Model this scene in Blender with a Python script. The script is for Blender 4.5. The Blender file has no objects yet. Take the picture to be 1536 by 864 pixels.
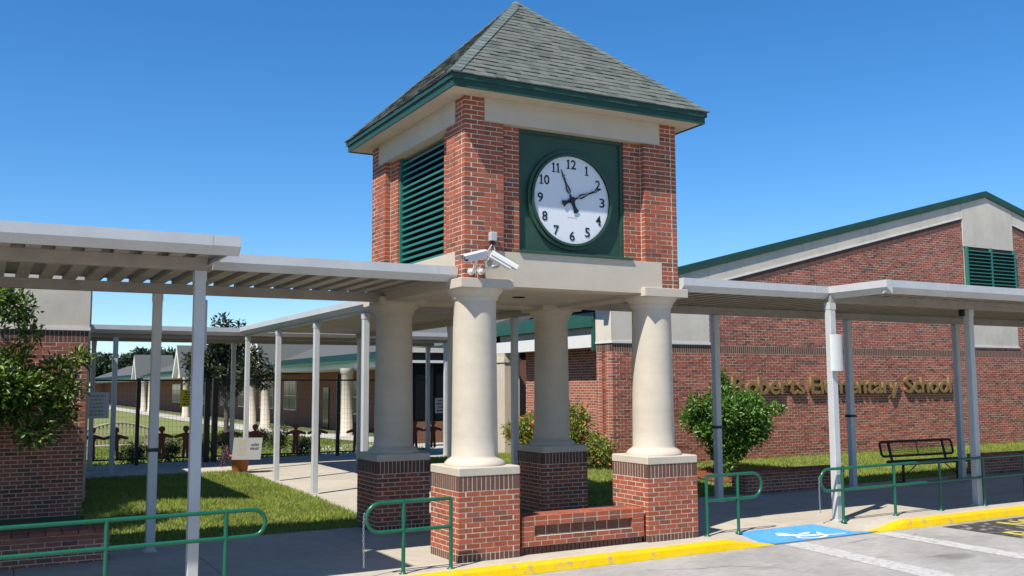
import bpy, math, random
import numpy as np
from mathutils import Matrix, Vector
random.seed(7); np.random.seed(7)
R = math.radians
scene = bpy.context.scene
col = scene.collection

# ---------------------------------------------------------------- camera, sky, sun, exposure
W_PX, F_PX = 1536.0, 1469.03
AZ, PITCH, ROLL = 0.4952, 0.1005, -0.0044
CAM = Vector((-5.596, -11.858, 2.292))
fw = Vector((math.sin(AZ)*math.cos(PITCH), math.cos(AZ)*math.cos(PITCH), math.sin(PITCH)))
rt = Vector((math.cos(AZ), -math.sin(AZ), 0)); up = rt.cross(fw)
r2 = rt*math.cos(ROLL) + up*math.sin(ROLL); u2 = up*math.cos(ROLL) - rt*math.sin(ROLL)
cam_data = bpy.data.cameras.new('camera'); cam = bpy.data.objects.new('camera', cam_data); col.objects.link(cam)
cam.matrix_world = Matrix(((r2.x, u2.x, -fw.x, CAM.x), (r2.y, u2.y, -fw.y, CAM.y), (r2.z, u2.z, -fw.z, CAM.z), (0, 0, 0, 1)))
cam_data.sensor_width = 36.0; cam_data.lens = F_PX/W_PX*36.0
cam_data.clip_start = 0.1; cam_data.clip_end = 2000
scene.camera = cam

SUN_AZ, SUN_EL = 25.3, 54.2            # the light travels towards +x, a little +y
trav = Vector((math.cos(R(SUN_EL))*math.cos(R(SUN_AZ)), math.cos(R(SUN_EL))*math.sin(R(SUN_AZ)), -math.sin(R(SUN_EL))))
world = bpy.data.worlds.new('World'); scene.world = world; world.use_nodes = True
nt = world.node_tree; nt.nodes.clear()
sky = nt.nodes.new('ShaderNodeTexSky'); sky.sky_type = 'NISHITA'; sky.sun_disc = False
sky.sun_elevation = R(SUN_EL)
sky.sun_rotation = math.atan2(-trav.x, -trav.y)
sky.air_density = 1.0; sky.dust_density = 0.0; sky.ozone_density = 8.0; sky.altitude = 0
bg = nt.nodes.new('ShaderNodeBackground'); bg.inputs['Strength'].default_value = 0.112
wo = nt.nodes.new('ShaderNodeOutputWorld')
hs = nt.nodes.new('ShaderNodeHueSaturation'); hs.inputs['Saturation'].default_value = 1.2
nt.links.new(sky.outputs[0], hs.inputs['Color']); nt.links.new(hs.outputs[0], bg.inputs[0]); nt.links.new(bg.outputs[0], wo.inputs[0])
sd = bpy.data.lights.new('sun', 'SUN'); sd.energy = 5.0; sd.angle = R(0.53); sd.color = (1.0, 0.955, 0.88)
sun = bpy.data.objects.new('sun', sd); col.objects.link(sun)
sun.rotation_euler = trav.to_track_quat('-Z', 'Y').to_euler(); sun.location = (-20, -10, 30)
scene.view_settings.view_transform = 'Standard'; scene.view_settings.look = 'None'
scene.view_settings.gamma = 1.0; scene.view_settings.exposure = 0.5

# ---------------------------------------------------------------- materials
ALB = 0.86
def N(t, typ): return t.nodes.new(typ)
def mat(name, c, rough=0.7, var=0.12, scale=6.0, bump=0.0, bscale=80.0, metal=0.0, spec=0.4, island=0.0, objrand=0.0,
        c2=None, c2f=0.0, stain=0.0, stain_scale=0.8, stretch=None, transl=0.0, detail=5.0):
    c = tuple(q*ALB for q in c); c2 = tuple(q*ALB for q in c2) if c2 is not None else None
    m = bpy.data.materials.new(name); m.use_nodes = True; t = m.node_tree
    p = t.nodes['Principled BSDF']; out = t.nodes['Material Output']
    p.inputs['Roughness'].default_value = rough; p.inputs['Metallic'].default_value = metal
    p.inputs['Specular IOR Level'].default_value = spec
    g = N(t, 'ShaderNodeNewGeometry'); pos = g.outputs['Position']
    if stretch:
        mp = N(t, 'ShaderNodeMapping'); mp.inputs['Scale'].default_value = stretch
        t.links.new(pos, mp.inputs[0]); spos = mp.outputs[0]
    else: spos = pos
    cur = N(t, 'ShaderNodeRGB'); cur.outputs[0].default_value = (*c, 1); cur = cur.outputs[0]
    if c2 is not None:
        mx = N(t, 'ShaderNodeMix'); mx.data_type = 'RGBA'
        t.links.new(cur, mx.inputs['A']); mx.inputs['B'].default_value = (*c2, 1)
        rnd = None
        if objrand: rnd = N(t, 'ShaderNodeObjectInfo').outputs['Random']
        elif island: rnd = g.outputs['Random Per Island']
        if rnd is not None:
            rp = N(t, 'ShaderNodeMapRange'); rp.inputs['From Min'].default_value = 1-c2f-0.12; rp.inputs['From Max'].default_value = 1-c2f+0.12
            t.links.new(rnd, rp.inputs['Value']); t.links.new(rp.outputs[0], mx.inputs['Factor'])
        else:
            nz = N(t, 'ShaderNodeTexNoise'); nz.inputs['Scale'].default_value = stain_scale*2; nz.inputs['Detail'].default_value = 6
            rp = N(t, 'ShaderNodeMapRange'); rp.inputs['From Min'].default_value = 0.62-c2f*0.3; rp.inputs['From Max'].default_value = 0.75-c2f*0.2
            t.links.new(spos, nz.inputs['Vector']); t.links.new(nz.outputs['Fac'], rp.inputs['Value']); t.links.new(rp.outputs[0], mx.inputs['Factor'])
        cur = mx.outputs['Result']
    val = None
    def mulv(x):
        nonlocal val
        if val is None: val = x
        else:
            mm = N(t, 'ShaderNodeMath'); mm.operation = 'MULTIPLY'; t.links.new(val, mm.inputs[0]); t.links.new(x, mm.inputs[1]); val = mm.outputs[0]
    if var:
        nz = N(t, 'ShaderNodeTexNoise'); nz.inputs['Scale'].default_value = scale; nz.inputs['Detail'].default_value = detail
        nz.inputs['Roughness'].default_value = 0.65
        t.links.new(spos, nz.inputs['Vector'])
        rp = N(t, 'ShaderNodeMapRange'); rp.inputs['From Min'].default_value = 0.25; rp.inputs['From Max'].default_value = 0.75
        rp.inputs['To Min'].default_value = 1-var; rp.inputs['To Max'].default_value = 1+var
        t.links.new(nz.outputs['Fac'], rp.inputs['Value']); mulv(rp.outputs[0])
    if stain:
        nz = N(t, 'ShaderNodeTexNoise'); nz.inputs['Scale'].default_value = stain_scale; nz.inputs['Detail'].default_value = 8; nz.inputs['Roughness'].default_value = 0.7
        t.links.new(pos, nz.inputs['Vector'])
        rp = N(t, 'ShaderNodeMapRange'); rp.inputs['From Min'].default_value = 0.3; rp.inputs['From Max'].default_value = 0.6
        rp.inputs['To Min'].default_value = 1-stain; rp.inputs['To Max'].default_value = 1.0
        t.links.new(nz.outputs['Fac'], rp.inputs['Value']); mulv(rp.outputs[0])
    amt = objrand or island
    if amt:
        rnd = N(t, 'ShaderNodeObjectInfo').outputs['Random'] if objrand else g.outputs['Random Per Island']
        wn = N(t, 'ShaderNodeTexWhiteNoise'); wn.noise_dimensions = '1D'; t.links.new(rnd, wn.inputs['W'])
        rp = N(t, 'ShaderNodeMapRange'); rp.inputs['To Min'].default_value = 1-amt; rp.inputs['To Max'].default_value = 1+amt*0.8
        t.links.new(wn.outputs['Value'], rp.inputs['Value']); mulv(rp.outputs[0])
    if val is not None:
        sc = N(t, 'ShaderNodeVectorMath'); sc.operation = 'SCALE'; t.links.new(cur, sc.inputs[0]); t.links.new(val, sc.inputs['Scale']); cur = sc.outputs[0]
    t.links.new(cur, p.inputs['Base Color'])
    if bump:
        nz = N(t, 'ShaderNodeTexNoise'); nz.inputs['Scale'].default_value = bscale; nz.inputs['Detail'].default_value = 4
        t.links.new(spos, nz.inputs['Vector'])
        b = N(t, 'ShaderNodeBump'); b.inputs['Strength'].default_value = bump; b.inputs['Distance'].default_value = 0.01
        t.links.new(nz.outputs['Fac'], b.inputs['Height']); t.links.new(b.outputs[0], p.inputs['Normal'])
    if transl:
        tr = N(t, 'ShaderNodeBsdfTranslucent'); ms = N(t, 'ShaderNodeMixShader'); ms.inputs[0].default_value = transl
        t.links.new(cur, tr.inputs['Color']); t.links.new(p.outputs[0], ms.inputs[1]); t.links.new(tr.outputs[0], ms.inputs[2])
        t.links.new(ms.outputs[0], out.inputs['Surface'])
    return m

BR, BR2 = (0.42, 0.115, 0.062), (0.24, 0.10, 0.07)
M = {}
M['brick1'] = mat('brick_single', BR, 0.85, 0.18, 30, 0.5, 160, spec=0.2, objrand=0.16, c2=BR2, c2f=0.13, stain=0.16, stain_scale=1.1)
M['brickN'] = mat('brick_joined', BR, 0.85, 0.18, 30, 0.5, 160, spec=0.2, island=0.16, c2=BR2, c2f=0.2, stain=0.16, stain_scale=1.1)
M['brickW1'] = mat('brick_wall_single', (0.41, 0.13, 0.085), 0.85, 0.16, 25, 0.3, 120, spec=0.2, objrand=0.2, c2=(0.22, 0.095, 0.07), c2f=0.2, stain=0.25, stain_scale=0.5)
M['brickWN'] = mat('brick_wall_joined', (0.41, 0.13, 0.085), 0.85, 0.16, 25, 0.3, 120, spec=0.2, island=0.2, c2=(0.22, 0.095, 0.07), c2f=0.2, stain=0.25, stain_scale=0.5)
M['sold1'] = mat('soldier_single', (0.165, 0.083, 0.062), 0.85, 0.16, 25, 0.4, 150, spec=0.2, objrand=0.14)
M['soldN'] = mat('soldier_joined', (0.165, 0.083, 0.062), 0.85, 0.16, 25, 0.4, 150, spec=0.2, island=0.14)
M['mortar'] = mat('mortar', (0.72, 0.60, 0.45), 0.95, 0.15, 14, 0.4, 200, spec=0.1, stain=0.2, stain_scale=1.5)
M['stucco'] = mat('painted_stucco', (0.60, 0.525, 0.415), 0.8, 0.04, 3, 0.25, 120, spec=0.25, stain=0.10, stain_scale=1.3)
M['stucco2'] = mat('weathered_stucco', (0.70, 0.63, 0.52), 0.85, 0.06, 2.5, 0.25, 120, spec=0.2, stain=0.2, stain_scale=1.0, stretch=(1.2, 1.2, 0.25))
M['trim'] = mat('white_trim', (0.74, 0.72, 0.68), 0.6, 0.05, 4)
M['colstucco'] = mat('column_paint', (0.62, 0.54, 0.425), 0.75, 0.05, 1.5, 0.06, 8, spec=0.3, stain=0.13, stain_scale=1.6, stretch=(0.6, 0.6, 5))
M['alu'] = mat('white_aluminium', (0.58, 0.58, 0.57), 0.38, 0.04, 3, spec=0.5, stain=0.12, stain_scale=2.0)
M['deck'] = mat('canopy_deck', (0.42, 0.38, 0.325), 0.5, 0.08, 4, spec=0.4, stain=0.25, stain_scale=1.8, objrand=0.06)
M['green'] = mat('green_paint', (0.015, 0.088, 0.06), 0.5, 0.08, 6, spec=0.5, stain=0.15, stain_scale=3)
M['greenrail'] = mat('green_rail_paint', (0.008, 0.125, 0.068), 0.28, 0.08, 9, spec=0.5, stain=0.15, stain_scale=6)
M['greenpanel'] = mat('green_panel_paint', (0.03, 0.082, 0.052), 0.5, 0.06, 5, spec=0.4, stain=0.2, stain_scale=2.5)
M['greenslat'] = mat('green_slat_paint', (0.028, 0.18, 0.145), 0.4, 0.06, 6, spec=0.4)
M['fascia'] = mat('green_fascia', (0.024, 0.076, 0.055), 0.5, 0.06, 6, spec=0.3, stain=0.15, stain_scale=2)
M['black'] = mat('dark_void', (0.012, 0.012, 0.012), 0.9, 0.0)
M['shing1'] = mat('shingle_single', (0.165, 0.178, 0.155), 0.95, 0.22, 55, 0.6, 250, spec=0.1, objrand=0.10, c2=(0.115, 0.135, 0.12), c2f=0.2, stain=0.16, stain_scale=1.5)
M['shingN'] = mat('shingle_joined', (0.165, 0.178, 0.155), 0.95, 0.22, 55, 0.6, 250, spec=0.1, island=0.10, c2=(0.115, 0.135, 0.12), c2f=0.2, stain=0.16, stain_scale=1.5)
M['hip'] = mat('hip_shingle', (0.16, 0.19, 0.175), 0.95, 0.2, 55, 0.5, 250, spec=0.1, objrand=0.2)
M['conc'] = mat('walk_concrete', (0.52, 0.46, 0.37), 0.9, 0.10, 5, 0.3, 220, spec=0.2, stain=0.16, stain_scale=0.7, objrand=0.04)
M['joint'] = mat('joint_dirt', (0.14, 0.115, 0.09), 0.95, 0.3, 20)
M['road'] = mat('road_concrete', (0.43, 0.405, 0.375), 0.9, 0.16, 9, 0.5, 260, spec=0.2, stain=0.36, stain_scale=0.5, detail=9, c2=(0.24, 0.225, 0.21), c2f=0.02, stretch=(0.6, 1.4, 1))
M['kerb'] = mat('kerb_yellow', (0.86, 0.56, 0.0), 0.55, 0.06, 8, 0.2, 200, spec=0.3, c2=(0.50, 0.36, 0.14), c2f=0.22, stain=0.14, stain_scale=3.5)
M['kerbtop'] = mat('kerb_faded', (0.62, 0.47, 0.26), 0.8, 0.1, 8, 0.2, 200, spec=0.2)
M['blue'] = mat('ramp_blue', (0.105, 0.37, 0.68), 0.6, 0.14, 5, 0.2, 200, spec=0.3, stain=0.16, stain_scale=2)
M['white'] = mat('road_white', (0.55, 0.53, 0.50), 0.75, 0.08, 8, 0.3, 220, spec=0.2, c2=(0.36, 0.34, 0.31), c2f=0.4, stain_scale=6)
M['tar'] = mat('black_paint', (0.055, 0.048, 0.048), 0.85, 0.2, 8, 0.3, 220, c2=(0.30, 0.28, 0.26), c2f=0.3, stain_scale=3)
M['symbol'] = mat('symbol_white', (0.80, 0.80, 0.79), 0.7, 0.05, 8)
M['yellowpaint'] = mat('stencil_yellow', (0.62, 0.52, 0.06), 0.8, 0.15, 10, c2=(0.2, 0.18, 0.12), c2f=0.25, stain_scale=4)
M['soil'] = mat('lawn_soil', (0.19, 0.22, 0.055), 0.95, 0.35, 5, 0.5, 60, c2=(0.16, 0.13, 0.05), c2f=0.25, stain_scale=1)
M['earth'] = mat('ground', (0.11, 0.12, 0.05), 0.95, 0.3, 1.5)
M['grass'] = mat('grass_blade', (0.29, 0.37, 0.06), 0.6, 0.4, 0.9, spec=0.3, island=0.35, c2=(0.40, 0.34, 0.13), c2f=0.13, transl=0.35)
M['mulch'] = mat('red_mulch', (0.26, 0.075, 0.035), 0.95, 0.4, 40, 0.8, 90)
M['leafA'] = mat('leaf_glossy', (0.072, 0.145, 0.022), 0.42, 0.2, 2, spec=0.5, island=0.35, c2=(0.30, 0.40, 0.05), c2f=0.2, transl=0.25)
M['leafB'] = mat('leaf_bush', (0.105, 0.225, 0.035), 0.4, 0.2, 2, spec=0.5, island=0.4, c2=(0.2, 0.34, 0.06), c2f=0.2, transl=0.25)
M['leafC'] = mat('leaf_flowering', (0.23, 0.31, 0.05), 0.5, 0.2, 2, spec=0.4, island=0.35, c2=(0.2, 0.25, 0.05), c2f=0.2, transl=0.3)
M['leafD'] = mat('leaf_dark_tree', (0.05, 0.066, 0.03), 0.6, 0.2, 2, spec=0.2, island=0.4, c2=(0.14, 0.12, 0.08), c2f=0.18, transl=0.15)
M['leafE'] = mat('leaf_hedge', (0.10, 0.13, 0.045), 0.55, 0.2, 2, spec=0.3, island=0.4, c2=(0.26, 0.24, 0.12), c2f=0.25, transl=0.25)
M['leafF'] = mat('leaf_far', (0.06, 0.095, 0.05), 0.7, 0.25, 1, spec=0.2, island=0.4, transl=0.15)
M['flower'] = mat('orange_flower', (0.85, 0.22, 0.02), 0.6, 0.15, 5, island=0.2, transl=0.2)
M['purple'] = mat('purple_flower', (0.20, 0.06, 0.14), 0.6, 0.2, 5, island=0.3, transl=0.2)
M['bark'] = mat('bark', (0.13, 0.105, 0.08), 0.95, 0.3, 12, 0.8, 40)
M['iron'] = mat('black_iron', (0.012, 0.012, 0.013), 0.45, 0.1, 8)
M['red'] = mat('dark_red_metal', (0.20, 0.05, 0.034), 0.6, 0.1, 8)
M['glass'] = mat('dark_glass', (0.010, 0.012, 0.014), 0.12, 0.0, spec=0.3)
M['dial'] = mat('clock_dial', (0.78, 0.80, 0.82), 0.3, 0.02, 4)
M['numeral'] = mat('numeral_black', (0.012, 0.016, 0.022), 0.4, 0.0)
M['bronze'] = mat('letter_bronze', (0.30, 0.185, 0.07), 0.42, 0.1, 6, metal=0.25, spec=0.5)
M['camwhite'] = mat('camera_white', (0.74, 0.73, 0.69), 0.4, 0.04, 8)
M['greybox'] = mat('grey_box', (0.48, 0.49, 0.5), 0.4, 0.05, 8)
M['chain'] = mat('galvanised_chain', (0.42, 0.43, 0.44), 0.35, 0.1, 20, metal=0.8)
M['signwhite'] = mat('sign_white', (0.66, 0.66, 0.62), 0.5, 0.04, 8)
M['signgrey'] = mat('sign_weathered', (0.36, 0.36, 0.34), 0.6, 0.1, 8)
M['signyellow'] = mat('sign_yellow', (0.66, 0.62, 0.01), 0.5, 0.04, 8)
M['signtext'] = mat('sign_ink', (0.05, 0.05, 0.045), 0.7, 0.0)
M['signtext2'] = mat('sign_faded_ink', (0.42, 0.36, 0.2), 0.7, 0.0)
M['terracotta'] = mat('terracotta', (0.42, 0.135, 0.06), 0.8, 0.2, 15)
M['wood'] = mat('pale_bench_wood', (0.42, 0.36, 0.27), 0.8, 0.15, 10)
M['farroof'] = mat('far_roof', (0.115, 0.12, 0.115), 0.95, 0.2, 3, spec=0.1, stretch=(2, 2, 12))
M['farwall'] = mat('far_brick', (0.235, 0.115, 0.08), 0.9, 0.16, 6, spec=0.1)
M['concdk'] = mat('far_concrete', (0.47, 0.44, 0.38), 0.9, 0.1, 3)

# ---------------------------------------------------------------- mesh helpers
class MB:
    def __init__(s): s.v = []; s.f = []; s.sm = []
    def add(s, vs, fs, smooth=False):
        b = len(s.v); s.v += [tuple(v) for v in vs]; s.f += [tuple(i+b for i in f) for f in fs]; s.sm += [smooth]*len(fs); return s
    def box(s, x0, x1, y0, y1, z0, z1):
        return s.add([(x0,y0,z0),(x1,y0,z0),(x1,y1,z0),(x0,y1,z0),(x0,y0,z1),(x1,y0,z1),(x1,y1,z1),(x0,y1,z1)],
              [(3,2,1,0),(4,5,6,7),(0,1,5,4),(1,2,6,5),(2,3,7,6),(3,0,4,7)])
    def bbox(s, x0, x1, y0, y1, z0, z1, b=0.01):
        """box with chamfered top and vertical edges"""
        ring = lambda e, z: [(x0+b+e,y0+e,z),(x1-b-e,y0+e,z),(x1-e,y0+b+e,z),(x1-e,y1-b-e,z),(x1-b-e,y1-e,z),(x0+b+e,y1-e,z),(x0+e,y1-b-e,z),(x0+e,y0+b+e,z)]
        rings = [ring(0,z0), ring(0,z1-b), ring(b,z1)]
        vs = sum(rings, []); fs = []
        for k in range(2):
            for i in range(8): j = (i+1) % 8; fs.append((k*8+i, k*8+j, k*8+8+j, k*8+8+i))
        fs.append(tuple(range(16,24))); fs.append(tuple(range(7,-1,-1)))
        return s.add(vs, fs)
    def prism(s, poly, axis, a, b):
        """poly: 2D points; extruded along axis from a to b. axis 'x': poly=(y,z); 'y': (x,z); 'z': (x,y)"""
        n = len(poly)
        def P(p, t): return {'x': (t, p[0], p[1]), 'y': (p[0], t, p[1]), 'z': (p[0], p[1], t)}[axis]
        vs = [P(p, a) for p in poly] + [P(p, b) for p in poly]
        fs = [tuple(range(n)), tuple(range(2*n-1, n-1, -1))]
        for i in range(n): j = (i+1) % n; fs.append((j, i, n+i, n+j))
        return s.add(vs, fs)
    def tube(s, pts, r, n=8, cap=True):
        pts = [Vector(p) for p in pts]; rs = r if isinstance(r, (list, tuple)) else [r]*len(pts)
        rings = []; prev = None
        for i, p in enumerate(pts):
            d = (pts[min(i+1, len(pts)-1)] - pts[max(i-1, 0)]).normalized()
            ref = Vector((0,0,1)) if abs(d.z) < 0.9 else Vector((1,0,0))
            if prev is not None:
                a = prev - d*prev.dot(d)
                a = a.normalized() if a.length > 1e-4 else d.cross(ref).normalized()
            else: a = d.cross(ref).normalized()
            prev = a; b = d.cross(a)
            rings.append([p + (a*math.cos(2*math.pi*k/n) + b*math.sin(2*math.pi*k/n))*rs[i] for k in range(n)])
        vs = sum(rings, []); fs = []
        for i in range(len(pts)-1):
            for k in range(n): j = (k+1) % n; fs.append((i*n+k, i*n+j, i*n+n+j, i*n+n+k))
        s.add(vs, fs, True)
        if cap: s.add(rings[0], [tuple(range(n-1,-1,-1))]); s.add(rings[-1], [tuple(range(n))])
        return s
    def lathe(s, prof, c=(0,0), n=40):
        vs = []; fs = []
        for r, z in prof: vs += [(c[0]+r*math.cos(2*math.pi*k/n), c[1]+r*math.sin(2*math.pi*k/n), z) for k in range(n)]
        for i in range(len(prof)-1):
            for k in range(n): j = (k+1) % n; fs.append((i*n+k, i*n+j, i*n+n+j, i*n+n+k))
        s.add(vs, fs, True)
        s.add(vs[-n:], [tuple(range(n))]); s.add(vs[:n], [tuple(range(n-1,-1,-1))]); return s
    def mesh(s, name):
        me = bpy.data.meshes.new(name); me.from_pydata(s.v, [], s.f); me.polygons.foreach_set('use_smooth', s.sm); me.update(); return me
    def build(s, name, m, parent=None, kind=None):
        me = s.mesh(name); me.materials.append(m); return link(name, me, parent, kind)

OFF = {}
def link(name, me, parent=None, kind=None, loc=None):
    o = bpy.data.objects.new(name, me); col.objects.link(o)
    if loc is not None: o.location = loc
    if parent is not None:
        o.parent = parent; o.matrix_parent_inverse = Matrix.Translation(-Vector(OFF.get(parent.name, (0,0,0))))
    if loc is not None: OFF[o.name] = tuple(loc)
    if kind: o['kind'] = kind
    return o
def tag(o, label, cat, group=None):
    o['label'] = label; o['category'] = cat
    if group: o['group'] = group
    return o
def thing(name, loc, label, cat, group=None):
    o = bpy.data.objects.new(name, None); col.objects.link(o); o.location = loc; o.empty_display_size = 0.2
    OFF[o.name] = tuple(loc); return tag(o, label, cat, group)
_unit = {}
def box_obj(name, b, m, parent):
    """a small axis-aligned box as an object of its own; alike boxes share mesh data"""
    x0,x1,y0,y1,z0,z1 = b; d = tuple(round(q, 4) for q in (x1-x0, y1-y0, z1-z0)); key = (d, m.name)
    if key not in _unit:
        mb = MB().box(-d[0]/2, d[0]/2, -d[1]/2, d[1]/2, -d[2]/2, d[2]/2); me = mb.mesh(name); me.materials.append(m); _unit[key] = me
    return link(name, _unit[key], parent, None, ((x0+x1)/2, (y0+y1)/2, (z0+z1)/2))
def bulk(name, V, F, m, parent=None, kind=None):
    """numpy verts (n,3) and equal-length faces (k,c)"""
    me = bpy.data.meshes.new(name); nf, c = F.shape
    me.vertices.add(len(V)); me.vertices.foreach_set('co', V.astype(np.float32).ravel())
    me.loops.add(nf*c); me.loops.foreach_set('vertex_index', F.astype(np.int32).ravel())
    me.polygons.add(nf); me.polygons.foreach_set('loop_start', np.arange(0, nf*c, c, dtype=np.int32))
    me.update(calc_edges=True); me.materials.append(m); return link(name, me, parent, kind)

# ---------------------------------------------------------------- terrain height
KX = 0.0104
def sst(a, b, t):
    t = min(1, max(0, (t-a)/(b-a))); return t*t*(3-2*t)
def lerp(x, xs, ys): return float(np.interp(x, xs, ys))
def H(x, y):
    h = KX*min(20, max(-10, x-0.457))
    h += lerp(y, (4.0, 8.0, 17.6, 24, 45), (0, 0.10, 0.17, 0.05, -0.3))
    h += 0.22*sst(-0.3, -3.2, x)*lerp(y, (4.0, 6.5, 8.5, 13), (0, 1, 1, 0)) if x < 0 else 0.0
    if x > 4.2: h += 0.24*sst(4.6, 7.0, x)*lerp(y, (4.0, 7.3, 12, 16), (0, 1, 1, 0))
    return h
ROADZ = -0.13
def HR(x): return KX*min(20, max(-10, x-0.457)) + ROADZ

def sheet(name, xs, ys, hf, m, kind='structure', parent=None):
    V = [(x, y, hf(x, y)) for y in ys for x in xs]; nx = len(xs)
    F = [(j*nx+i, j*nx+i+1, (j+1)*nx+i+1, (j+1)*nx+i) for j in range(len(ys)-1) for i in range(nx-1)]
    mb = MB().add(V, F, True); return mb.build(name, m, parent, kind)
fr = lambda a, b, s: list(np.linspace(a, b, max(2, int(round((b-a)/s))+1)))
gx = [-900, -300, -100, -50] + fr(-30, 40, 1.0) + [60, 100, 300, 900]
gy = [-900, -200, -60] + fr(-30, -2, 2) + [-0.5] + fr(0, 50, 1.0) + [70, 100, 160, 300, 900]
sheet('ground', gx, gy, lambda x, y: H(x, y) - (0.05 if y > -0.45 else 0.30), M['earth'])
sheet('road', [-80, -30] + fr(-10, 21, 1.0) + [40, 90], [-60, -20, -10, -5, -2.5, -1, -0.44], lambda x, y: HR(x), M['road'])

# ---- walkway and paths: slabs over a recessed dirt joint bed
def slabs(name, x0, x1, y0, y1, nx, ny, g=0.006):
    xs = fr(x0, x1, 1.0); ys = fr(y0, y1, 0.5)
    base = sheet(name, xs, ys, lambda x, y: H(x, y)-0.012, M['joint'])
    for i in range(nx):
        for j in range(ny):
            a, b = x0+(x1-x0)*i/nx+g, x0+(x1-x0)*(i+1)/nx-g; c, d = y0+(y1-y0)*j/ny+g, y0+(y1-y0)*(j+1)/ny-g
            mb = MB(); top = []
            n = 3
            for q in range(n+1):
                yy = c+(d-c)*q/n; top += [(a, yy, H(a, yy)), (b, yy, H(b, yy))]
            low = [(x, y, z-0.03) for x, y, z in top]; L = len(top)
            F = []
            for q in range(n):
                F.append((2*q, 2*q+1, 2*q+3, 2*q+2)); F.append((L+2*q, 2*q, 2*q+2, L+2*q+2)); F.append((2*q+1, L+2*q+1, L+2*q+3, 2*q+3))
            F.append((0, L, L+1, 1)); F.append((L-1, 2*L-1, 2*L-2, L-2))
            mb.add(top+low, F); mb.build('slab', M['conc'], base)
    return base
slabs('walkway', -12.0, 4.05, -0.30, 3.92, 7, 2)
slabs('walkway', 4.05, 7.95, 0.06, 3.92, 2, 2)
slabs('walkway', 7.95, 26.0, -0.30, 3.92, 8, 2)
slabs('path', 0.42, 4.2, 3.92, 14.2, 1, 6)
slabs('path', -9.0, 9.0, 14.2, 18.3, 9, 2)

# ---- kerb: yellow face and nose, faded concrete back strip; dips at the ramp
def kerb(name, x0, x1, dip):
    """dip: 'l' or 'r' end runs down to the road"""
    xs = fr(x0, x1-1.0, 0.5)+fr(x1-0.9, x1, 0.1) if dip == 'r' else fr(x0, x0+0.9, 0.1)+fr(x0+1.0, x1, 0.5)
    prof = lambda x, h: [(-0.545, HR(x)-0.05), (-0.545, HR(x)+0.008), (-0.515, HR(x)+h*0.75), (-0.49, HR(x)+h*0.97), (-0.46, HR(x)+h), (-0.385, HR(x)+h+0.001)]
    prof2 = lambda x, h: [(-0.385, HR(x)+h+0.001), (-0.30, HR(x)+h+0.002), (-0.30, HR(x)-0.05)]
    base = None
    for pr, m, nm in ((prof, M['kerb'], name), (prof2, M['kerbtop'], 'kerb_back')):
        rings = []
        for x in xs:
            h = -ROADZ
            if dip == 'r': h = 0.012 + (-ROADZ-0.012)*(1-sst(x1-0.9, x1, x))
            if dip == 'l': h = 0.012 + (-ROADZ-0.012)*sst(x0, x0+0.9, x)
            rings.append([(x, y, z) for y, z in pr(x, h)])
        n = len(rings[0]); V = sum(rings, [])
        F = [(i*n+k, (i+1)*n+k, (i+1)*n+k+1, i*n+k+1) for i in range(len(xs)-1) for k in range(n-1)]
        F += [tuple(range(n)), tuple(range(len(V)-1, len(V)-n-1, -1))]
        o = MB().add(V, F).build(nm, m, base, 'structure' if base is None else None)
        if base is None: base = o
    return base
kerb('kerb', -14.0, 4.95, 'r'); kerb('kerb', 7.05, 24.0, 'l')
# ramp: blue sheet from the walkway down to the road
def edge(x): return 1-sst(4.05, 4.95, x) if x < 6 else sst(7.05, 7.95, x)
def ramp_z(x, y):
    t = min(1, max(0, (0.06-y)/0.36)); e = edge(x)
    return H(x, y)*(1-t)+(HR(x)+0.012+(-ROADZ-0.012)*e)*t
ramp_o = sheet('ramp', fr(4.05, 7.95, 0.13), [0.06, -0.06, -0.18, -0.30], lambda x, y: ramp_z(x, y)+0.0005, M['conc'])
sheet('ramp_apron', fr(4.95, 7.05, 0.35), [-0.30, -0.42, -0.545], lambda x, y: HR(x)+0.0125-0.006*(-0.3-y)/0.245, M['conc'], None, ramp_o)
def blue():
    V, F = [], []; n = 10; ny = 10
    for j in range(ny+1):
        t = j/ny; y = 0.05+(-0.535-0.05)*t; xl, xr = 4.72+0.26*t, 6.35+0.85*t
        for i in range(n+1):
            x = xl+(xr-xl)*i/n; V.append(on_ramp(x, y, 0.004))
    for j in range(ny):
        for i in range(n): a = j*(n+1)+i; F.append((a, a+n+1, a+n+2, a+1))
    MB().add(V, F).build('blue_paint', M['blue'], ramp_o)
def on_ramp(x, y, dz=0.008):
    return (x, y, (ramp_z(x, y) if y > -0.3 else max(HR(x)+0.0125, ramp_z(x, -0.3)))+dz)
blue()
def strip(pts, w):
    V = []; F = []
    P = [Vector((x, y, 0)) for x, y in pts]
    for i, p in enumerate(P):
        d = (P[min(i+1, len(P)-1)]-P[max(i-1, 0)]).normalized(); nrm = Vector((-d.y, d.x, 0))*w/2
        V += [on_ramp(p.x+nrm.x, p.y+nrm.y), on_ramp(p.x-nrm.x, p.y-nrm.y)]
    F = [(2*i, 2*i+1, 2*i+3, 2*i+2) for i in range(len(P)-1)]; return V, F
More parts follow.
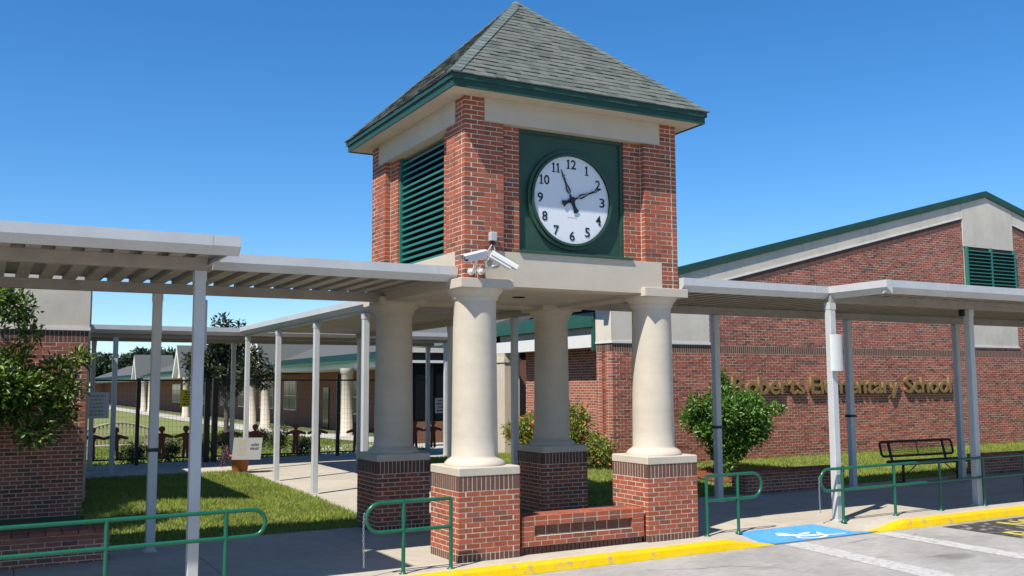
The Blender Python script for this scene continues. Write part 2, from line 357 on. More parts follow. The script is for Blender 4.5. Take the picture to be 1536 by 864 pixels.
def wheelchair():
    mb = MB(); cx, cy = 6.0, -0.30
    k = 0.62; ky = 0.30
    arc = [(cx-0.05+k*0.42*math.cos(a), cy-0.02+ky*0.5*math.sin(a)) for a in [R(150)+R(250)*i/22 for i in range(23)]]
    mb.add(*strip(arc, 0.068))
    mb.add(*strip([(cx-0.62, cy+0.16), (cx-0.50, cy+0.13), (cx-0.42, cy+0.11)], 0.085))
    mb.add(*strip([(cx-0.42, cy+0.10), (cx-0.14, cy+0.03), (cx+0.12, cy+0.0)], 0.05))
    mb.add(*strip([(cx+0.12, cy+0.0), (cx+0.34, cy-0.08), (cx+0.62, cy-0.08)], 0.05))
    mb.add(*strip([(cx-0.20, cy+0.10), (cx+0.02, cy+0.10)], 0.035))
    mb.build('wheelchair_symbol', M['symbol'], ramp_o)
wheelchair()
# painted lines on the road
road = bpy.data.objects['road']
def paint(name, poly, m, dz=0.004):
    MB().add([(x, y, HR(x)+dz) for x, y in poly], [tuple(range(len(poly)))]).build(name, m, road)
paint('parking_line', [(5.10,-0.58),(5.52,-0.58),(5.24,-3.6),(5.05,-6.0),(4.65,-6.0),(4.80,-3.6)], M['white'])
paint('parking_line', [(7.02,-0.58),(7.40,-0.58),(7.28,-3.6),(7.2,-6.0),(6.85,-6.0),(6.90,-3.6)], M['white'])
paint('stencil_panel', [(8.5,-0.70),(12.4,-0.70),(12.4,-2.5),(8.5,-2.5)], M['tar'])
rr_ = random.Random(21)
for x0, y0, ang, L_ in ((2.2, -1.1, -20, 2.4), (9.3, -3.0, 160, 2.0), (6.0, -1.0, 5, 1.7), (11.5, -2.9, 200, 1.6)):
    a_ = R(ang); pts_ = [(x0, y0)]
    for q in range(int(L_/0.12)):
        a_ += rr_.uniform(-0.35, 0.35); pts_.append((pts_[-1][0]+0.12*math.cos(a_), pts_[-1][1]+0.12*math.sin(a_)))
    V_, F_ = [], []
    for q, (px_, py_) in enumerate(pts_):
        w_ = rr_.uniform(0.003, 0.008); V_ += [(px_, py_-w_, HR(px_)+0.003), (px_, py_+w_, HR(px_)+0.003)]
    F_ = [(2*q, 2*q+2, 2*q+3, 2*q+1) for q in range(len(pts_)-1)]
    MB().add(V_, F_).build('crack', M['joint'], road)
def text_mesh(s, size, extrude=0.0, bold=0.0, name='letter'):
    cu = bpy.data.curves.new('tmp', 'FONT'); cu.body = s; cu.size = size; cu.extrude = extrude; cu.offset = bold; cu.resolution_u = 4
    ob = bpy.data.objects.new('tmp', cu); col.objects.link(ob)
    bpy.context.view_layer.update()
    dg = bpy.context.evaluated_depsgraph_get(); me = bpy.data.meshes.new_from_object(ob.evaluated_get(dg))
    bpy.data.objects.remove(ob); bpy.data.curves.remove(cu); me.name = name
    co = np.array([v.co[:] for v in me.vertices]); return me, co
def put_text(s, name, m, parent, fn, width, height, bold=0.0, extrude=0.0):
    """lay a word so that local (0..width, 0..height) maps through fn(u, v, w)"""
    me, co = text_mesh(s, 1.0, extrude, bold, name)
    lo, hi = co.min(0), co.max(0)
    for v in me.vertices:
        u = (v.co.x-lo[0])/(hi[0]-lo[0])*width; w = (v.co.y-lo[1])/(hi[1]-lo[1])*height
        v.co = fn(u, w, v.co.z)
    me.materials.append(m); return link(name, me, parent)
put_text('NO', 'stencil_text', M['yellowpaint'], road, lambda u, v, w: (9.6+u, -1.42+v, HR(9.6+u)+0.008), 0.9, 0.55, 0.02)
put_text('PARKING', 'stencil_text', M['yellowpaint'], road, lambda u, v, w: (8.72+u, -2.2+v, HR(8.72+u)+0.008), 3.3, 0.6, 0.02)

# ---------------------------------------------------------------- brickwork
MOD, CRS, JT, BD = 0.2032, 0.0677, 0.0125, 0.090
RC = 0.0025      # how far the joints lie behind the brick faces
def row(a, b, phase):
    """brick intervals of a running bond clipped to [a, b]"""
    k = math.floor((a-phase)/MOD)-1; out = []
    while True:
        u0, u1 = phase+k*MOD+JT/2, phase+(k+1)*MOD-JT/2; k += 1
        if u0 > b: break
        c0, c1 = max(u0, a), min(u1, b)
        if b-c1 < 1.4*JT: c1 = b
        if c0-a < 1.4*JT: c0 = a
        if c1-c0 > 0.018: out.append((c0, c1))
    return out
def frame(cx, cy, h):
    """face frame of a square of half-width h: face k turned by 90 degrees * k; u runs along, d inwards"""
    def bx(k, u0, u1, d0, d1):
        P = []
        for u, d in ((u0, d0), (u1, d1)):
            x, y = u-h, d-h
            for _ in range(k): x, y = -y, x
            P.append((cx+x, cy+y))
        return (min(P[0][0],P[1][0]), max(P[0][0],P[1][0]), min(P[0][1],P[1][1]), max(P[0][1],P[1][1]))
    return bx

# ================================================================= CLOCK TOWER
C0 = 1.983; TH = 1.826; A0 = C0-TH
tower = thing('clock_tower', (C0, C0, 0), 'brick clock tower on four cream columns with a pyramid shingle roof', 'clock tower')
PW = 0.9144
pcs = [(0.457, 0.457, 'single'), (3.51, 0.457, 'single2'), (0.457, 3.51, 'joined'), (3.51, 3.51, 'joined')]
for cx, cy, mode in pcs:
    zb = KX*(cx-0.457); h = PW/2; bx = frame(cx, cy, h)
    core = MB().box(cx-h+RC, cx+h-RC, cy-h+RC, cy+h-RC, zb-0.12, zb+1.118).build('pier', M['mortar'], tower)
    jb, js = MB(), MB()
    for k in range(4):
        vis = k in (0, 3)
        for c in range(12):
            z0 = zb+0.1+c*CRS+JT/2; z1 = zb+0.1+(c+1)*CRS-JT/2; odd = c % 2
            for i in range(4):
                u0 = (0.1016 if odd else 0)+i*MOD; u1 = u0+MOD-JT
                if odd: u0 += JT; u1 += JT
                b = (*bx(k, u0, u1, random.uniform(-0.0015, 0.0015), BD), z0, z1)
                if vis and mode != 'joined': box_obj('brick', b, M['brick1'], core)
                else: jb.box(*b)
        for zz0, zz1, nm in ((0.9128, 1.116, 'soldier_brick'), (-0.10, 0.1, 'base_brick')):
            n = 12; w = (PW-0.1016)/n
            for i in range(n):
                b = (*bx(k, i*w, (i+1)*w-JT, random.uniform(-0.001, 0.001), BD), zb+zz0+JT/2, zb+zz1-JT/2)
                if vis and mode == 'single': box_obj(nm, b, M['sold1'], core)
                else: js.box(*b)
            b = (*bx(k, PW-0.1016, PW-BD-0.002, 0.001, BD), zb+zz0+JT/2, zb+zz1-JT/2); js.box(*b)
    jb.build('brickwork', M['brickN'], core, 'stuff'); js.build('soldier_course', M['soldN'], core, 'stuff')
    MB().bbox(cx-h-0.008, cx+h+0.008, cy-h-0.008, cy+h+0.008, zb+1.119, zb+1.225, 0.012).build('plinth_cap', M['stucco'], tower)
    prof = [(0.425, zb+1.224), (0.428, zb+1.235), (0.415, zb+1.262), (0.39, zb+1.29), (0.36, zb+1.312), (0.338, zb+1.325), (0.330, zb+1.335)]
    prof += [(0.322-0.022*(q/8), zb+1.35+(3.47-1.35-zb)*q/8) for q in range(9)]
    prof += [(0.302, 3.49), (0.322, 3.505), (0.330, 3.52), (0.328, 3.535), (0.335, 3.55), (0.352, 3.575), (0.378, 3.60), (0.398, 3.63), (0.402, 3.648)]
    MB().lathe(prof, (cx, cy), 48).build('column', M['colstucco'], tower)
    MB().bbox(cx-0.405, cx+0.405, cy-0.405, cy+0.405, 3.645, 3.772, 0.006).build('abacus', M['stucco'], tower)

bx = frame(C0, C0, TH)
FW = 2*TH
Z1, Z2, Z3, Z4 = 3.774, 3.774+6*CRS, 3.774+33*CRS, 6.357     # abacus top, lower lintel top, upper lintel bottom, soffit
# mortar cores + bricks of the upper corners
for k in range(4):
    cells = ((RC, 0.305, RC, 0.305, Z1, Z4), (0.3, 0.61-RC, RC+0.001, 0.45, Z2, Z3), (0.6, 0.9144-0.002, 0.1016+RC, 0.45, Z2, Z3),
             (FW-0.305, FW-RC-0.001, RC+0.0005, 0.3, Z1, Z4), (FW-0.61+RC, FW-0.3, RC+0.001, 0.45, Z2, Z3), (FW-0.9144+0.002, FW-0.6, 0.1016+RC, 0.45, Z2, Z3))
    for q_, (ua, ub, da, db, za_, zb2) in enumerate(cells):
        if q_ == 3: continue
        o_ = MB().box(*bx(k, ua, ub, da, db), za_, zb2).build('corner_masonry', M['mortar'], tower)
        if q_ == 0: co = o_
    jb = MB()
    for c in range(39):
        z0 = Z1+c*CRS+JT/2; z1 = min(Z1+(c+1)*CRS-JT/2, Z4-0.002); odd = c % 2
        if z1-z0 < 0.02: continue
        mid = 6 <= c < 33
        st = 0.0 if not odd else 0.1016
        segs = [(st + (JT if odd else 0), 0.305-0.001, 0.0)]
        segs2 = [(FW-0.305+0.001, FW-(0.1016+JT if not odd else 0.0), 0.0)]
        if mid:
            segs.append((0.305+0.004, 0.61, 0.0)); segs.append((0.615, 0.9144, 0.1016))
            segs2.append((FW-0.61, FW-0.305-0.004, 0.0)); segs2.append((FW-0.9144, FW-0.615, 0.1016))
        ph = 0.0 if not odd else 0.1016
        for a, b, d in segs:
            for u0, u1 in row(a, b, ph-JT/2): jb.box(*bx(k, u0, u1, d+random.uniform(-0.0015, 0.0015), d+BD), z0, z1)
        for a, b, d in segs2:
            for u0, u1 in row(a, b, FW-ph+JT/2): jb.box(*bx(k, u0, u1, d+random.uniform(-0.0015, 0.0015), d+BD), z0, z1)
    jb.build('brickwork', M['brickN'], co, 'stuff')
    lo = MB(); x = bx(k, 0.308, FW-0.308, -0.004, 0.4); lo.box(*x, Z1-0.085, Z2-0.004)
    lo.build('lower_lintel', M['stucco'], tower)
    hi = MB(); x = bx(k, 0.308, FW-0.308, -0.006, 0.4); hi.box(*x, Z3+0.004, Z4-0.001)
    hi.build('upper_lintel', M['stucco'], tower)
    # recessed bay
    if k == 0:
        U0, U1 = 0.9144+0.002, FW-0.9144-0.002
        pn = MB(); x = bx(k, U0, U1, 0.165, 0.24); pn.box(*x, Z2, Z3); panel = pn.build('clock_panel', M['greenpanel'], tower)
        for a, b, z0, z1 in ((U0, U0+0.05, Z2+0.05, Z3), (U1-0.05, U1, Z2+0.05, Z3), (U0+0.05, U1-0.05, Z3-0.05, Z3), (U0+0.05, U1-0.05, Z2+0.03, Z2+0.08)):
            x = bx(k, a, b, 0.13, 0.1649); MB().box(*x, z0, z1).build('panel_frame', M['greenpanel'], panel)
        x = bx(k, U0-0.06, U1+0.06, -0.035, 0.1649); MB().bbox(*x, Z2-0.003, Z2+0.03, 0.006).build('sill', M['greenpanel'], panel)
    else:
        U0, U1 = 0.9144+0.002, FW-0.9144-0.002
        x = bx(k, U0, U1, 0.36, 0.38); lv = MB().box(*x, Z2, Z3).build('louver', M['black'], tower)
        for a, b in ((U0, U0+0.045), (U1-0.045, U1)):
            x = bx(k, a, b, 0.13, 0.359); MB().box(*x, Z2, Z3).build('louver_frame', M['greenslat'], lv)
        n = 18; pit = (Z3-Z2-0.06)/n
        for i in range(n):
            zc = Z2+0.05+pit*i
            P0 = bx(k, U0+0.045, U1-0.045, 0.155, 0.155); P1 = bx(k, U0+0.045, U1-0.045, 0.27, 0.27)
            th = 0.012
            def q(bxx, z): return [(bxx[0], bxx[2], z), (bxx[1], bxx[3], z)]
            a = q(P0, zc-0.012); b = q(P0, zc+0.022); c_ = q(P1, zc+0.075); d_ = q(P1, zc+0.062)
            V = a+b+c_+d_
            MB().add(V, [(0,1,3,2),(2,3,5,4),(4,5,7,6),(6,7,1,0),(0,2,4,6),(1,7,5,3)]).build('slat', M['greenslat'], lv)
        x = bx(k, U0+0.045, U1-0.045, 0.13, 0.359); MB().box(*x, Z2+0.002, Z2+0.035).build('louver_frame', M['greenslat'], lv)

# clock
CLX, CLZ, CLY = 1.965, 5.03, A0+0.165
def disc_ring(r0, r1, y0, y1, n=64):
    mb = MB(); V = []; F = []
    for i in range(n):
        a = 2*math.pi*i/n
        for r, y in ((r0, y0+0.01), (r0, y0), (r1, y0), (r1, y1)): V.append((CLX+r*math.cos(a), y, CLZ+r*math.sin(a)))
    for i in range(n):
        j = (i+1) % n
        for q in range(3): F.append((4*i+q, 4*i+q+1, 4*j+q+1, 4*j+q))
    return mb.add(V, F)
n = 64
V = [(CLX+0.655*math.cos(2*math.pi*i/n), y, CLZ+0.655*math.sin(2*math.pi*i/n)) for y in (CLY-0.045, CLY-0.001) for i in range(n)]
clock = MB().add(V, [tuple(range(n))] + [(i, n+i, n+(i+1) % n, (i+1) % n) for i in range(n)]).build('clock', M['dial'], tower)
disc_ring(0.655, 0.69, CLY-0.085, CLY-0.001).build('inner_rim', M['greenpanel'], clock)
disc_ring(0.70, 0.745, CLY-0.055, CLY-0.001).build('outer_rim', M['greenpanel'], clock)
disc_ring(0.69, 0.70, CLY-0.03, CLY-0.001).build('rim_groove', M['greenpanel'], clock)
NY = CLY-0.051
def digit(ch, x, z, wd, hgt):
    if ch == '1':
        mb = MB(); pr = lambda p: mb.prism([(x+a*wd, z+b*hgt) for a, b in p], 'y', NY-0.002, NY+0.003)
        pr([(0.34, 0.0), (0.66, 0.0), (0.66, 1.0), (0.50, 1.0), (0.34, 0.9)]); pr([(0.34, 0.9), (0.5, 1.0), (0.34, 1.0-0.02), (0.08, 0.84), (0.08, 0.76), (0.34, 0.78)])
        pr([(0.05, 0.0), (0.34, 0.0), (0.34, 0.085), (0.05, 0.085)]); pr([(0.66, 0.0), (0.95, 0.0), (0.95, 0.085), (0.66, 0.085)])
        return mb.build('numeral', M['numeral'], clock)
    o = put_text(ch, 'numeral', M['numeral'], clock, lambda u, v, w: (x+u, NY-w*0.02, z+v), wd, hgt, 0.014)
    if ch == '4': MB().box(x+wd*0.48, x+wd*1.02, NY-0.0025, NY+0.003, z-0.002, z+0.012).build('numeral_serif', M['numeral'], o)
    if ch == '7': MB().box(x-0.002, x+0.014, NY-0.0025, NY+0.003, z+hgt*0.78, z+hgt).build('numeral_serif', M['numeral'], o)
    return o
for hr in range(1, 13):
    a = R(90-30*hr); r = 0.535; hgt = 0.14; ws = [0.064 if c == '1' else 0.09 for c in str(hr)]; tot = sum(ws)+0.012*(len(ws)-1)
    cx, cz = CLX+r*math.cos(a), CLZ+r*math.sin(a); x = cx-tot/2
    for c, w_ in zip(str(hr), ws): digit(c, x, cz-hgt/2, w_, hgt); x += w_+0.012
def hand(deg, L, tail, y, name):
    a = R(90-deg); d = Vector((math.cos(a), 0, math.sin(a))); pz = Vector((-math.sin(a), 0, math.cos(a))); c = Vector((CLX, y, CLZ))
    mb = MB()
    def poly(pts):
        P = [c+d*s_+pz*t for s_, t in pts]; n = len(P)
        mb.add(P+[p+Vector((0, 0.006, 0)) for p in P], [tuple(range(n)), tuple(range(2*n-1, n-1, -1))]+[((i+1) % n, i, n+i, n+(i+1) % n) for i in range(n)])
    poly([(0,-0.035),(0,0.035),(-tail*0.6,0.022),(-tail,0.05),(-tail-0.015,0),(-tail,-0.05),(-tail*0.6,-0.022)])
    poly([(0.0,-0.018),(0.0,0.018),(0.09*L/0.5,0.014),(0.09*L/0.5,-0.014)])
    k0, k1 = 0.09*L/0.5, 0.30*L/0.5       # two open lozenges along the hand
    for sgn in (1, -1):
        poly([(k0, 0), (k0+0.05, sgn*0.034), (k0+0.09, sgn*0.034), (k1, sgn*0.004), (k1-0.02, 0.0), (k0+0.09, sgn*0.012), (k0+0.05, sgn*0.012)])
    poly([(k1-0.02,-0.012),(k1-0.02,0.012),(L*0.74,0.016),(L*0.74,-0.016)])
    for sgn in (1, -1):
        poly([(L*0.74, 0), (L*0.79, sgn*0.028), (L*0.84, 0.0), (L*0.84-0.012, 0), (L*0.79, sgn*0.012), (L*0.74+0.012, 0)])
    poly([(L*0.83,-0.01),(L*0.83,0.01),(L,0.004),(L,-0.004)])
    mb.build(name, M['numeral'], clock)
hand(-22.5, 0.48, 0.19, CLY-0.062, 'hour_hand'); hand(68, 0.56, 0.17, CLY-0.072, 'minute_hand')
V = [(CLX+0.045*math.cos(2*math.pi*i/20), y, CLZ+0.045*math.sin(2*math.pi*i/20)) for y in (CLY-0.085, CLY-0.04) for i in range(20)]
MB().add(V, [tuple(range(20))]+[(i, 20+i, 20+(i+1) % 20, (i+1) % 20) for i in range(20)]).build('hub', M['numeral'], clock)
mk = MB(); xx = CLX-0.07
for wq in (0.02, 0.016, 0.02, 0.012, 0.02, 0.016, 0.018): mk.box(xx, xx+wq, CLY-0.047, CLY-0.044, CLZ-0.265, CLZ-0.255); xx += wq+0.005
mk.build('maker_mark', M['greybox'], clock)

# tower ceiling
MB().box(A0+0.4, A0+FW-0.4, A0+0.4, A0+FW-0.4, 3.735, 3.79).build('ceiling', M['stucco'], tower)
MB().lathe([(0.11, 3.734), (0.10, 3.722), (0.075, 3.722), (0.07, 3.73)], (1.99, 1.96), 24).build('recessed_light', M['black'], tower)
# roof
EV, ZE, ZA = 2.182, 6.524, 8.655
MB().box(C0-EV+0.03, C0+EV-0.03, C0-EV+0.03, C0+EV-0.03, Z4, Z4+0.02).build('soffit', M['stucco'], tower)
fb = frame(C0, C0, EV)
for k in range(4):
    x = fb(k, 0.0, 2*EV-0.02, 0.0, 0.03)
    mb = MB(); x = fb(k, 0.025, 2*EV-0.05, 0.025, 0.05); mb.box(*x, Z4-0.015, ZE-0.075)
    f_o = mb.build('fascia', M['fascia'], tower)
    x = fb(k, 0.0, 2*EV-0.03, 0.0, 0.03); MB().box(*x, ZE-0.078, ZE-0.012).build('drip_edge', M['fascia'], f_o)
ap = (C0, C0, ZA)
cr = [(C0-EV, C0-EV, ZE-0.012), (C0+EV, C0-EV, ZE-0.012), (C0+EV, C0+EV, ZE-0.012), (C0-EV, C0+EV, ZE-0.012)]
roof = MB().add(cr+[ap], [(0,1,4),(1,2,4),(2,3,4),(3,0,4),(3,2,1,0)]).build('roof', M['fascia'], tower)
SL = math.hypot(EV, ZA-ZE); EXPO = 0.127; nr = int(SL/EXPO)
def shingle_face(k, single):
    ca = (0, -1); jm = MB()
    rot = lambda x, y: [(x, y), (-y, x), (-x, -y), (y, -x)][k]
    def P(u, s, lift):
        # s slope distance up from the eave, u along
        d = EV*(1-s/SL); nz = EV/SL; nd = (ZA-ZE)/SL
        y = -(d+lift*nd); z = ZE + (ZA-ZE)*s/SL + lift*nz
        x, y = rot(u, y); return (C0+x, C0+y, z)
    for r in range(nr):
        s0 = r*EXPO-0.012; s1 = s0+EXPO+0.03
        w = EV*(1-max(0, s0)/SL); w1 = EV*(1-s1/SL)
        tw = 0.165; off = random.choice((0.0, 0.055, 0.11))+(r % 2)*0.08
        u = -w-off
        while u < w:
            wd = tw*random.choice((0.8, 1.0, 1.0, 1.25)); a, b = max(u, -w), min(u+wd-0.004, w); u += wd
            if b-a < 0.03: continue
            a1, b1 = max(a, -w1), min(b, w1)
            if b1-a1 < 0.01: 
                m_ = (a1+b1)/2; a1, b1 = min(m_, w1)-0.005, min(m_, w1)+0.005
            l0 = random.choice((0.015, 0.019, 0.024)); ds = random.uniform(-0.006, 0.006)
            V = [P(a, s0+ds, 0.002), P(b, s0+ds, 0.002), P(b1, s1, -0.002), P(a1, s1, -0.002), P(a, s0+ds, l0), P(b, s0+ds, l0), P(b1, s1, 0.006), P(a1, s1, 0.006)]
            F = [(3,2,1,0),(4,5,6,7),(0,1,5,4),(1,2,6,5),(2,3,7,6),(3,0,4,7)]
            if single: MB().add(V, F).build('shingle', M['shing1'], roof)
            else: jm.add(V, F)
    if not single: jm.build('shingle_courses', M['shingN'], roof, 'stuff')
for k in range(4): shingle_face(k, k == 0)
for k in range(4):                        # hip caps
    hl = math.sqrt(2*EV*EV+(ZA-ZE)**2); n = 26
    rot = lambda x, y: [(x, y), (-y, x), (-x, -y), (y, -x)][k]
    for i in range(n):
        t0, t1 = i/n-0.004, min((i+1.25)/n, 1.0); V = []
        for t, lift in ((t0, 0.034), (t1, 0.020)):
            e = EV*(1-t); z = ZE+(ZA-ZE)*t
            for du in (0.12, 0.0, -0.12):    # left wing, ridge, right wing
                if du > 0: x, y = -e+du, -e
                elif du < 0: x, y = -e, -e-du
                else: x, y = -e-0.006, -e-0.006
                if abs(du) > 0 and t > 0.97: x, y = -e+(0.02 if du > 0 else 0), -e+(0.02 if du < 0 else 0)
                X, Y = rot(x, y)
                # lift outwards from both slopes
                nx, ny = (0, -0.7) if du > 0 else ((-0.7, 0) if du < 0 else (-0.45, -0.45))
                NX, NYY = rot(nx, ny)
                V.append((C0+X+NX*lift, C0+Y+NYY*lift, z+lift*0.75))
        low = [(v[0], v[1], v[2]-0.016) for v in V]
        F = [(0,1,4,3),(1,2,5,4),(9,10,7,6),(10,11,8,7),(0,6,7,1),(1,7,8,2),(3,4,10,9),(4,5,11,10),(0,3,9,6),(2,8,11,5)]
        MB().add(V+low, F).build('hip_shingle', M['hip'], roof)
MB().lathe([(0.10, ZA-0.055), (0.07, ZA), (0.02, ZA+0.03)], (C0, C0), 8).build('roof_cap', M['hip'], roof)

# ================================================================= BRICK BENCH between the front piers
bench = thing('brick_bench', (1.98, 0.3, 0), 'low brick bench wall between the two front tower piers', 'bench')
bx0, bx1 = 0.967, 2.999; by0, by1 = 0.04, 0.47; bz = 0.02; gap_z = bz+0.10
core = MB().box(bx0+RC, bx1-RC, by0+0.055+RC, by1-0.008, bz-0.1, gap_z+6*CRS-0.009)
core.box(bx0+RC, bx1-RC, by0+RC, by0+0.054, gap_z, gap_z+2*CRS-0.006); core.box(bx0+RC, bx1-RC, by0+RC, by0+0.054, gap_z+4*CRS+0.006, gap_z+6*CRS-0.009)
core.box(bx0+RC, bx0+MOD-0.006, by0+RC, by0+0.054, gap_z+2*CRS, gap_z+4*CRS); core.box(bx1-MOD+0.006, bx1-RC, by0+RC, by0+0.054, gap_z+2*CRS, gap_z+4*CRS)
core = core.build('core', M['mortar'], bench)
def bench_row(c, a, b, phase, d0, m=M['brick1'], full=True):
    z0, z1 = gap_z+c*CRS+JT/2, gap_z+(c+1)*CRS-JT/2
    for u0, u1 in row(a, b, phase): box_obj('brick', (u0, u1, by0+d0, by0+d0+BD, z0, z1), m, core)
bench_row(0, bx0, bx1, bx0+0.1, 0); bench_row(1, bx0, bx1, bx0, 0)
for c in (2, 3):
    bench_row(c, bx0, bx0+MOD, bx0, 0); bench_row(c, bx1-MOD, bx1, bx1, 0)
for u0, u1 in row(bx0+MOD, bx1-MOD, bx0): box_obj('soldier_brick', (u0, u1, by0+0.055, by0+0.055+BD, gap_z+2*CRS+JT/2, gap_z+4*CRS-JT/2), M['sold1'], core)
bench_row(4, bx0, bx1, bx0, 0); bench_row(5, bx0, bx1, bx0, 0)
for j in range(2):
    for u0, u1 in row(bx0, bx1, bx0+0.1*j):
        box_obj('brick', (u0, u1, by0+BD+JT+j*0.165, by0+BD+j*0.165+0.16, gap_z+5*CRS-0.02, gap_z+6*CRS-JT/2), M['brick1'], core)
nb = 30
for i in range(nb): w = (bx1-bx0)/nb; box_obj('base_brick', (bx0+i*w, bx0+(i+1)*w-JT, by0+0.035, by0+0.035+BD, bz-0.09, gap_z-JT/2), M['sold1'], core)

# ================================================================= SCHOOL BUILDING (gable wall, right) + long side wing
YG, XC, XP = 7.3, 7.42, 21.22
school = thing('school_building', (XC, YG, 0.3), 'red brick school building with low gable and bronze wall lettering', 'building')
trimz = lambda x: 4.96+0.2505*((x if x < XP else 2*XP-x)-10.95)
roofz = lambda x: 8.19-0.252*abs(x-XP)
XR = 33.0
wall = MB()
wall.prism([(XC+RC, -0.4), (XR, -0.4), (XR, roofz(XR)-0.2), (XP, roofz(XP)-0.2), (XC+RC, roofz(XC)-0.2)], 'y', YG+RC, YG+0.45)
wall = wall.build('gable_wall', M['mortar'], school)
bricks, solds = [], []
z0w = 3.1-46*CRS
for c in range(110):
    za, zb_ = z0w+c*CRS+JT/2, z0w+(c+1)*CRS-JT/2
    if zb_ < 3.1: segs = [(XC+(0.1016+JT if c % 2 else 0), XR)]
    elif za < 3.1+3*CRS-0.001: continue
    else:
        xl = 10.34
        need = (za+0.215-4.96)/0.2505+10.95
        xl = max(xl, need)
        segs = []
        if xl < 20.10: segs.append((xl, 20.10))
        xr = min(XR, 2*XP-max(need, 0) if need > 0 else XR)
        if xr > 22.46: segs.append((22.46, xr))
        if za < 3.43-0.02 and za > 3.1+3*CRS-0.01: segs = [(10.34, XR)]
    for a, b in segs:
        for u0, u1 in row(a, b, XC-JT/2+(0.1016 if c % 2 else 0)): bricks.append((u0, u1, YG+random.uniform(-0.002, 0.002), YG+BD, za, zb_))
u = XC
while u < XR: solds.append((u, u+0.0677-JT, YG, YG+BD, 3.1+JT/2, 3.1+3*CRS-JT/2)); u += 0.0677
bricks.sort(key=lambda b: (b[0]-CAM.x)**2+(b[4]-2.2)**2*4 if b[5] < 3.1 and b[4] > 0.25 else 1e9)
for b in bricks[:280]: box_obj('brick', b, M['brickW1'], wall)
jb = MB()
for b in bricks[280:]: jb.box(*b)
jb.build('brickwork', M['brickWN'], wall, 'stuff')
jb = MB()
for b in solds: jb.box(*b)
# sloping soldier course under the rake trim
for sgn, xa, xb in ((1, 10.34, 20.10), (-1, 22.46, XR)):
    u = xa
    while u < xb-0.06:
        a, b = u, u+0.058; zt, zt2 = trimz(a)-0.002, trimz(b)-0.002
        V = [(a, YG-0.004, zt-0.2), (b, YG-0.004, zt2-0.2), (b, YG-0.004, zt2), (a, YG-0.004, zt), (a, YG+BD, zt-0.2), (b, YG+BD, zt2-0.2), (b, YG+BD, zt2), (a, YG+BD, zt)]
        jb.add(V, [(0,1,2,3),(1,5,6,2),(4,0,3,7),(3,2,6,7),(4,5,1,0)]); u += 0.0677
jb.build('soldier_course', M['soldN'], wall, 'stuff')
# stucco fields (in separate panels with joints)
def stucco_poly(poly, y=YG-0.012, m='stucco2'): return MB().prism(poly, 'y', y, YG+0.002).build('stucco_panel', M[m], wall)
xs = [XC-0.012, 10.34]
stucco_poly([(XC-0.012, 3.365), (10.335, 3.365), (10.335, roofz(10.335)-0.19), (XC-0.012, roofz(XC)-0.19)])
cut = [10.345, 10.95, 13.6, 16.2, 18.3, 20.095]
for a, b in zip(cut[:-1], cut[1:]): stucco_poly([(a+0.006, trimz(a)+0.035), (b-0.006, trimz(b)+0.035), (b-0.006, roofz(b)-0.19), (a+0.006, roofz(a)-0.19)])
stucco_poly([(20.10, 6.42), (22.45, 6.42), (22.45, roofz(22.45)-0.19), (XP, roofz(XP)-0.19), (20.10, roofz(20.1)-0.19)], YG-0.02)
for a, b in ((22.46, 25.0), (25.0, 28.0), (28.0, XR)): stucco_poly([(a+0.006, trimz(a)+0.035), (b-0.006, trimz(b)+0.035), (b-0.006, roofz(b)-0.19), (a+0.006, roofz(a)-0.19)])
stucco_poly([(20.25, 3.45), (22.46, 3.45), (22.46, 4.95), (20.25, 4.95)])
def bar(name, a, za, b, zb_, h, y0, y1, m):
    MB().prism([(a, za), (b, zb_), (b, zb_+h), (a, za+h)], 'y', y0, y1).build(name, M[m], wall)
bar('trim', XC-0.02, 3.31, 10.36, 3.31, 0.054, YG-0.03, YG+0.1, 'trim')
bar('trim', 20.2, 3.40, 22.5, 3.40, 0.05, YG-0.03, YG+0.1, 'trim')
bar('trim', 10.34, trimz(10.34), 20.10, trimz(20.10), 0.036, YG-0.03, YG+0.1, 'trim')
bar('trim', 22.46, trimz(22.46), XR, trimz(XR), 0.036, YG-0.03, YG+0.1, 'trim')
bar('rake_fascia', XC-0.45, roofz(XC-0.45)-0.2, XP, roofz(XP)-0.2, 0.2, YG-0.07, YG+0.12, 'fascia')
bar('rake_fascia', XP, roofz(XP)-0.2, XR, roofz(XR)-0.2, 0.2, YG-0.07, YG+0.12, 'fascia')
# louvre in the gable
x = MB().box(20.16, 22.44, YG-0.012, YG+0.002, 4.95, 6.42).build('gable_louver', M['black'], school)
for a in (20.16, 21.27, 22.38): MB().box(a, a+0.055, YG-0.10, YG-0.013, 4.95, 6.42).build('louver_frame', M['greenslat'], x)
for i in range(13):
    zc = 4.98+i*0.108
    for a, b in ((20.215, 21.268), (21.326, 22.379)):
        MB().prism([(YG-0.095, zc), (YG-0.095, zc+0.026), (YG-0.014, zc+0.05), (YG-0.014, zc+0.042)], 'x', a, b).build('slat', M['greenslat'], x)
# low hipped roof falling away behind the gable rake
MB().add([(XC-0.45, YG+0.12, roofz(XC-0.45)-0.06), (XP, YG+0.12, roofz(XP)-0.06), (XR, YG+0.12, roofz(XR)-0.06), (XR, 13.5, 3.9), (XC+0.3, 13.5, 3.9)], [(0,1,4),(1,3,4),(1,2,3)]).build('roof', M['farroof'], school)
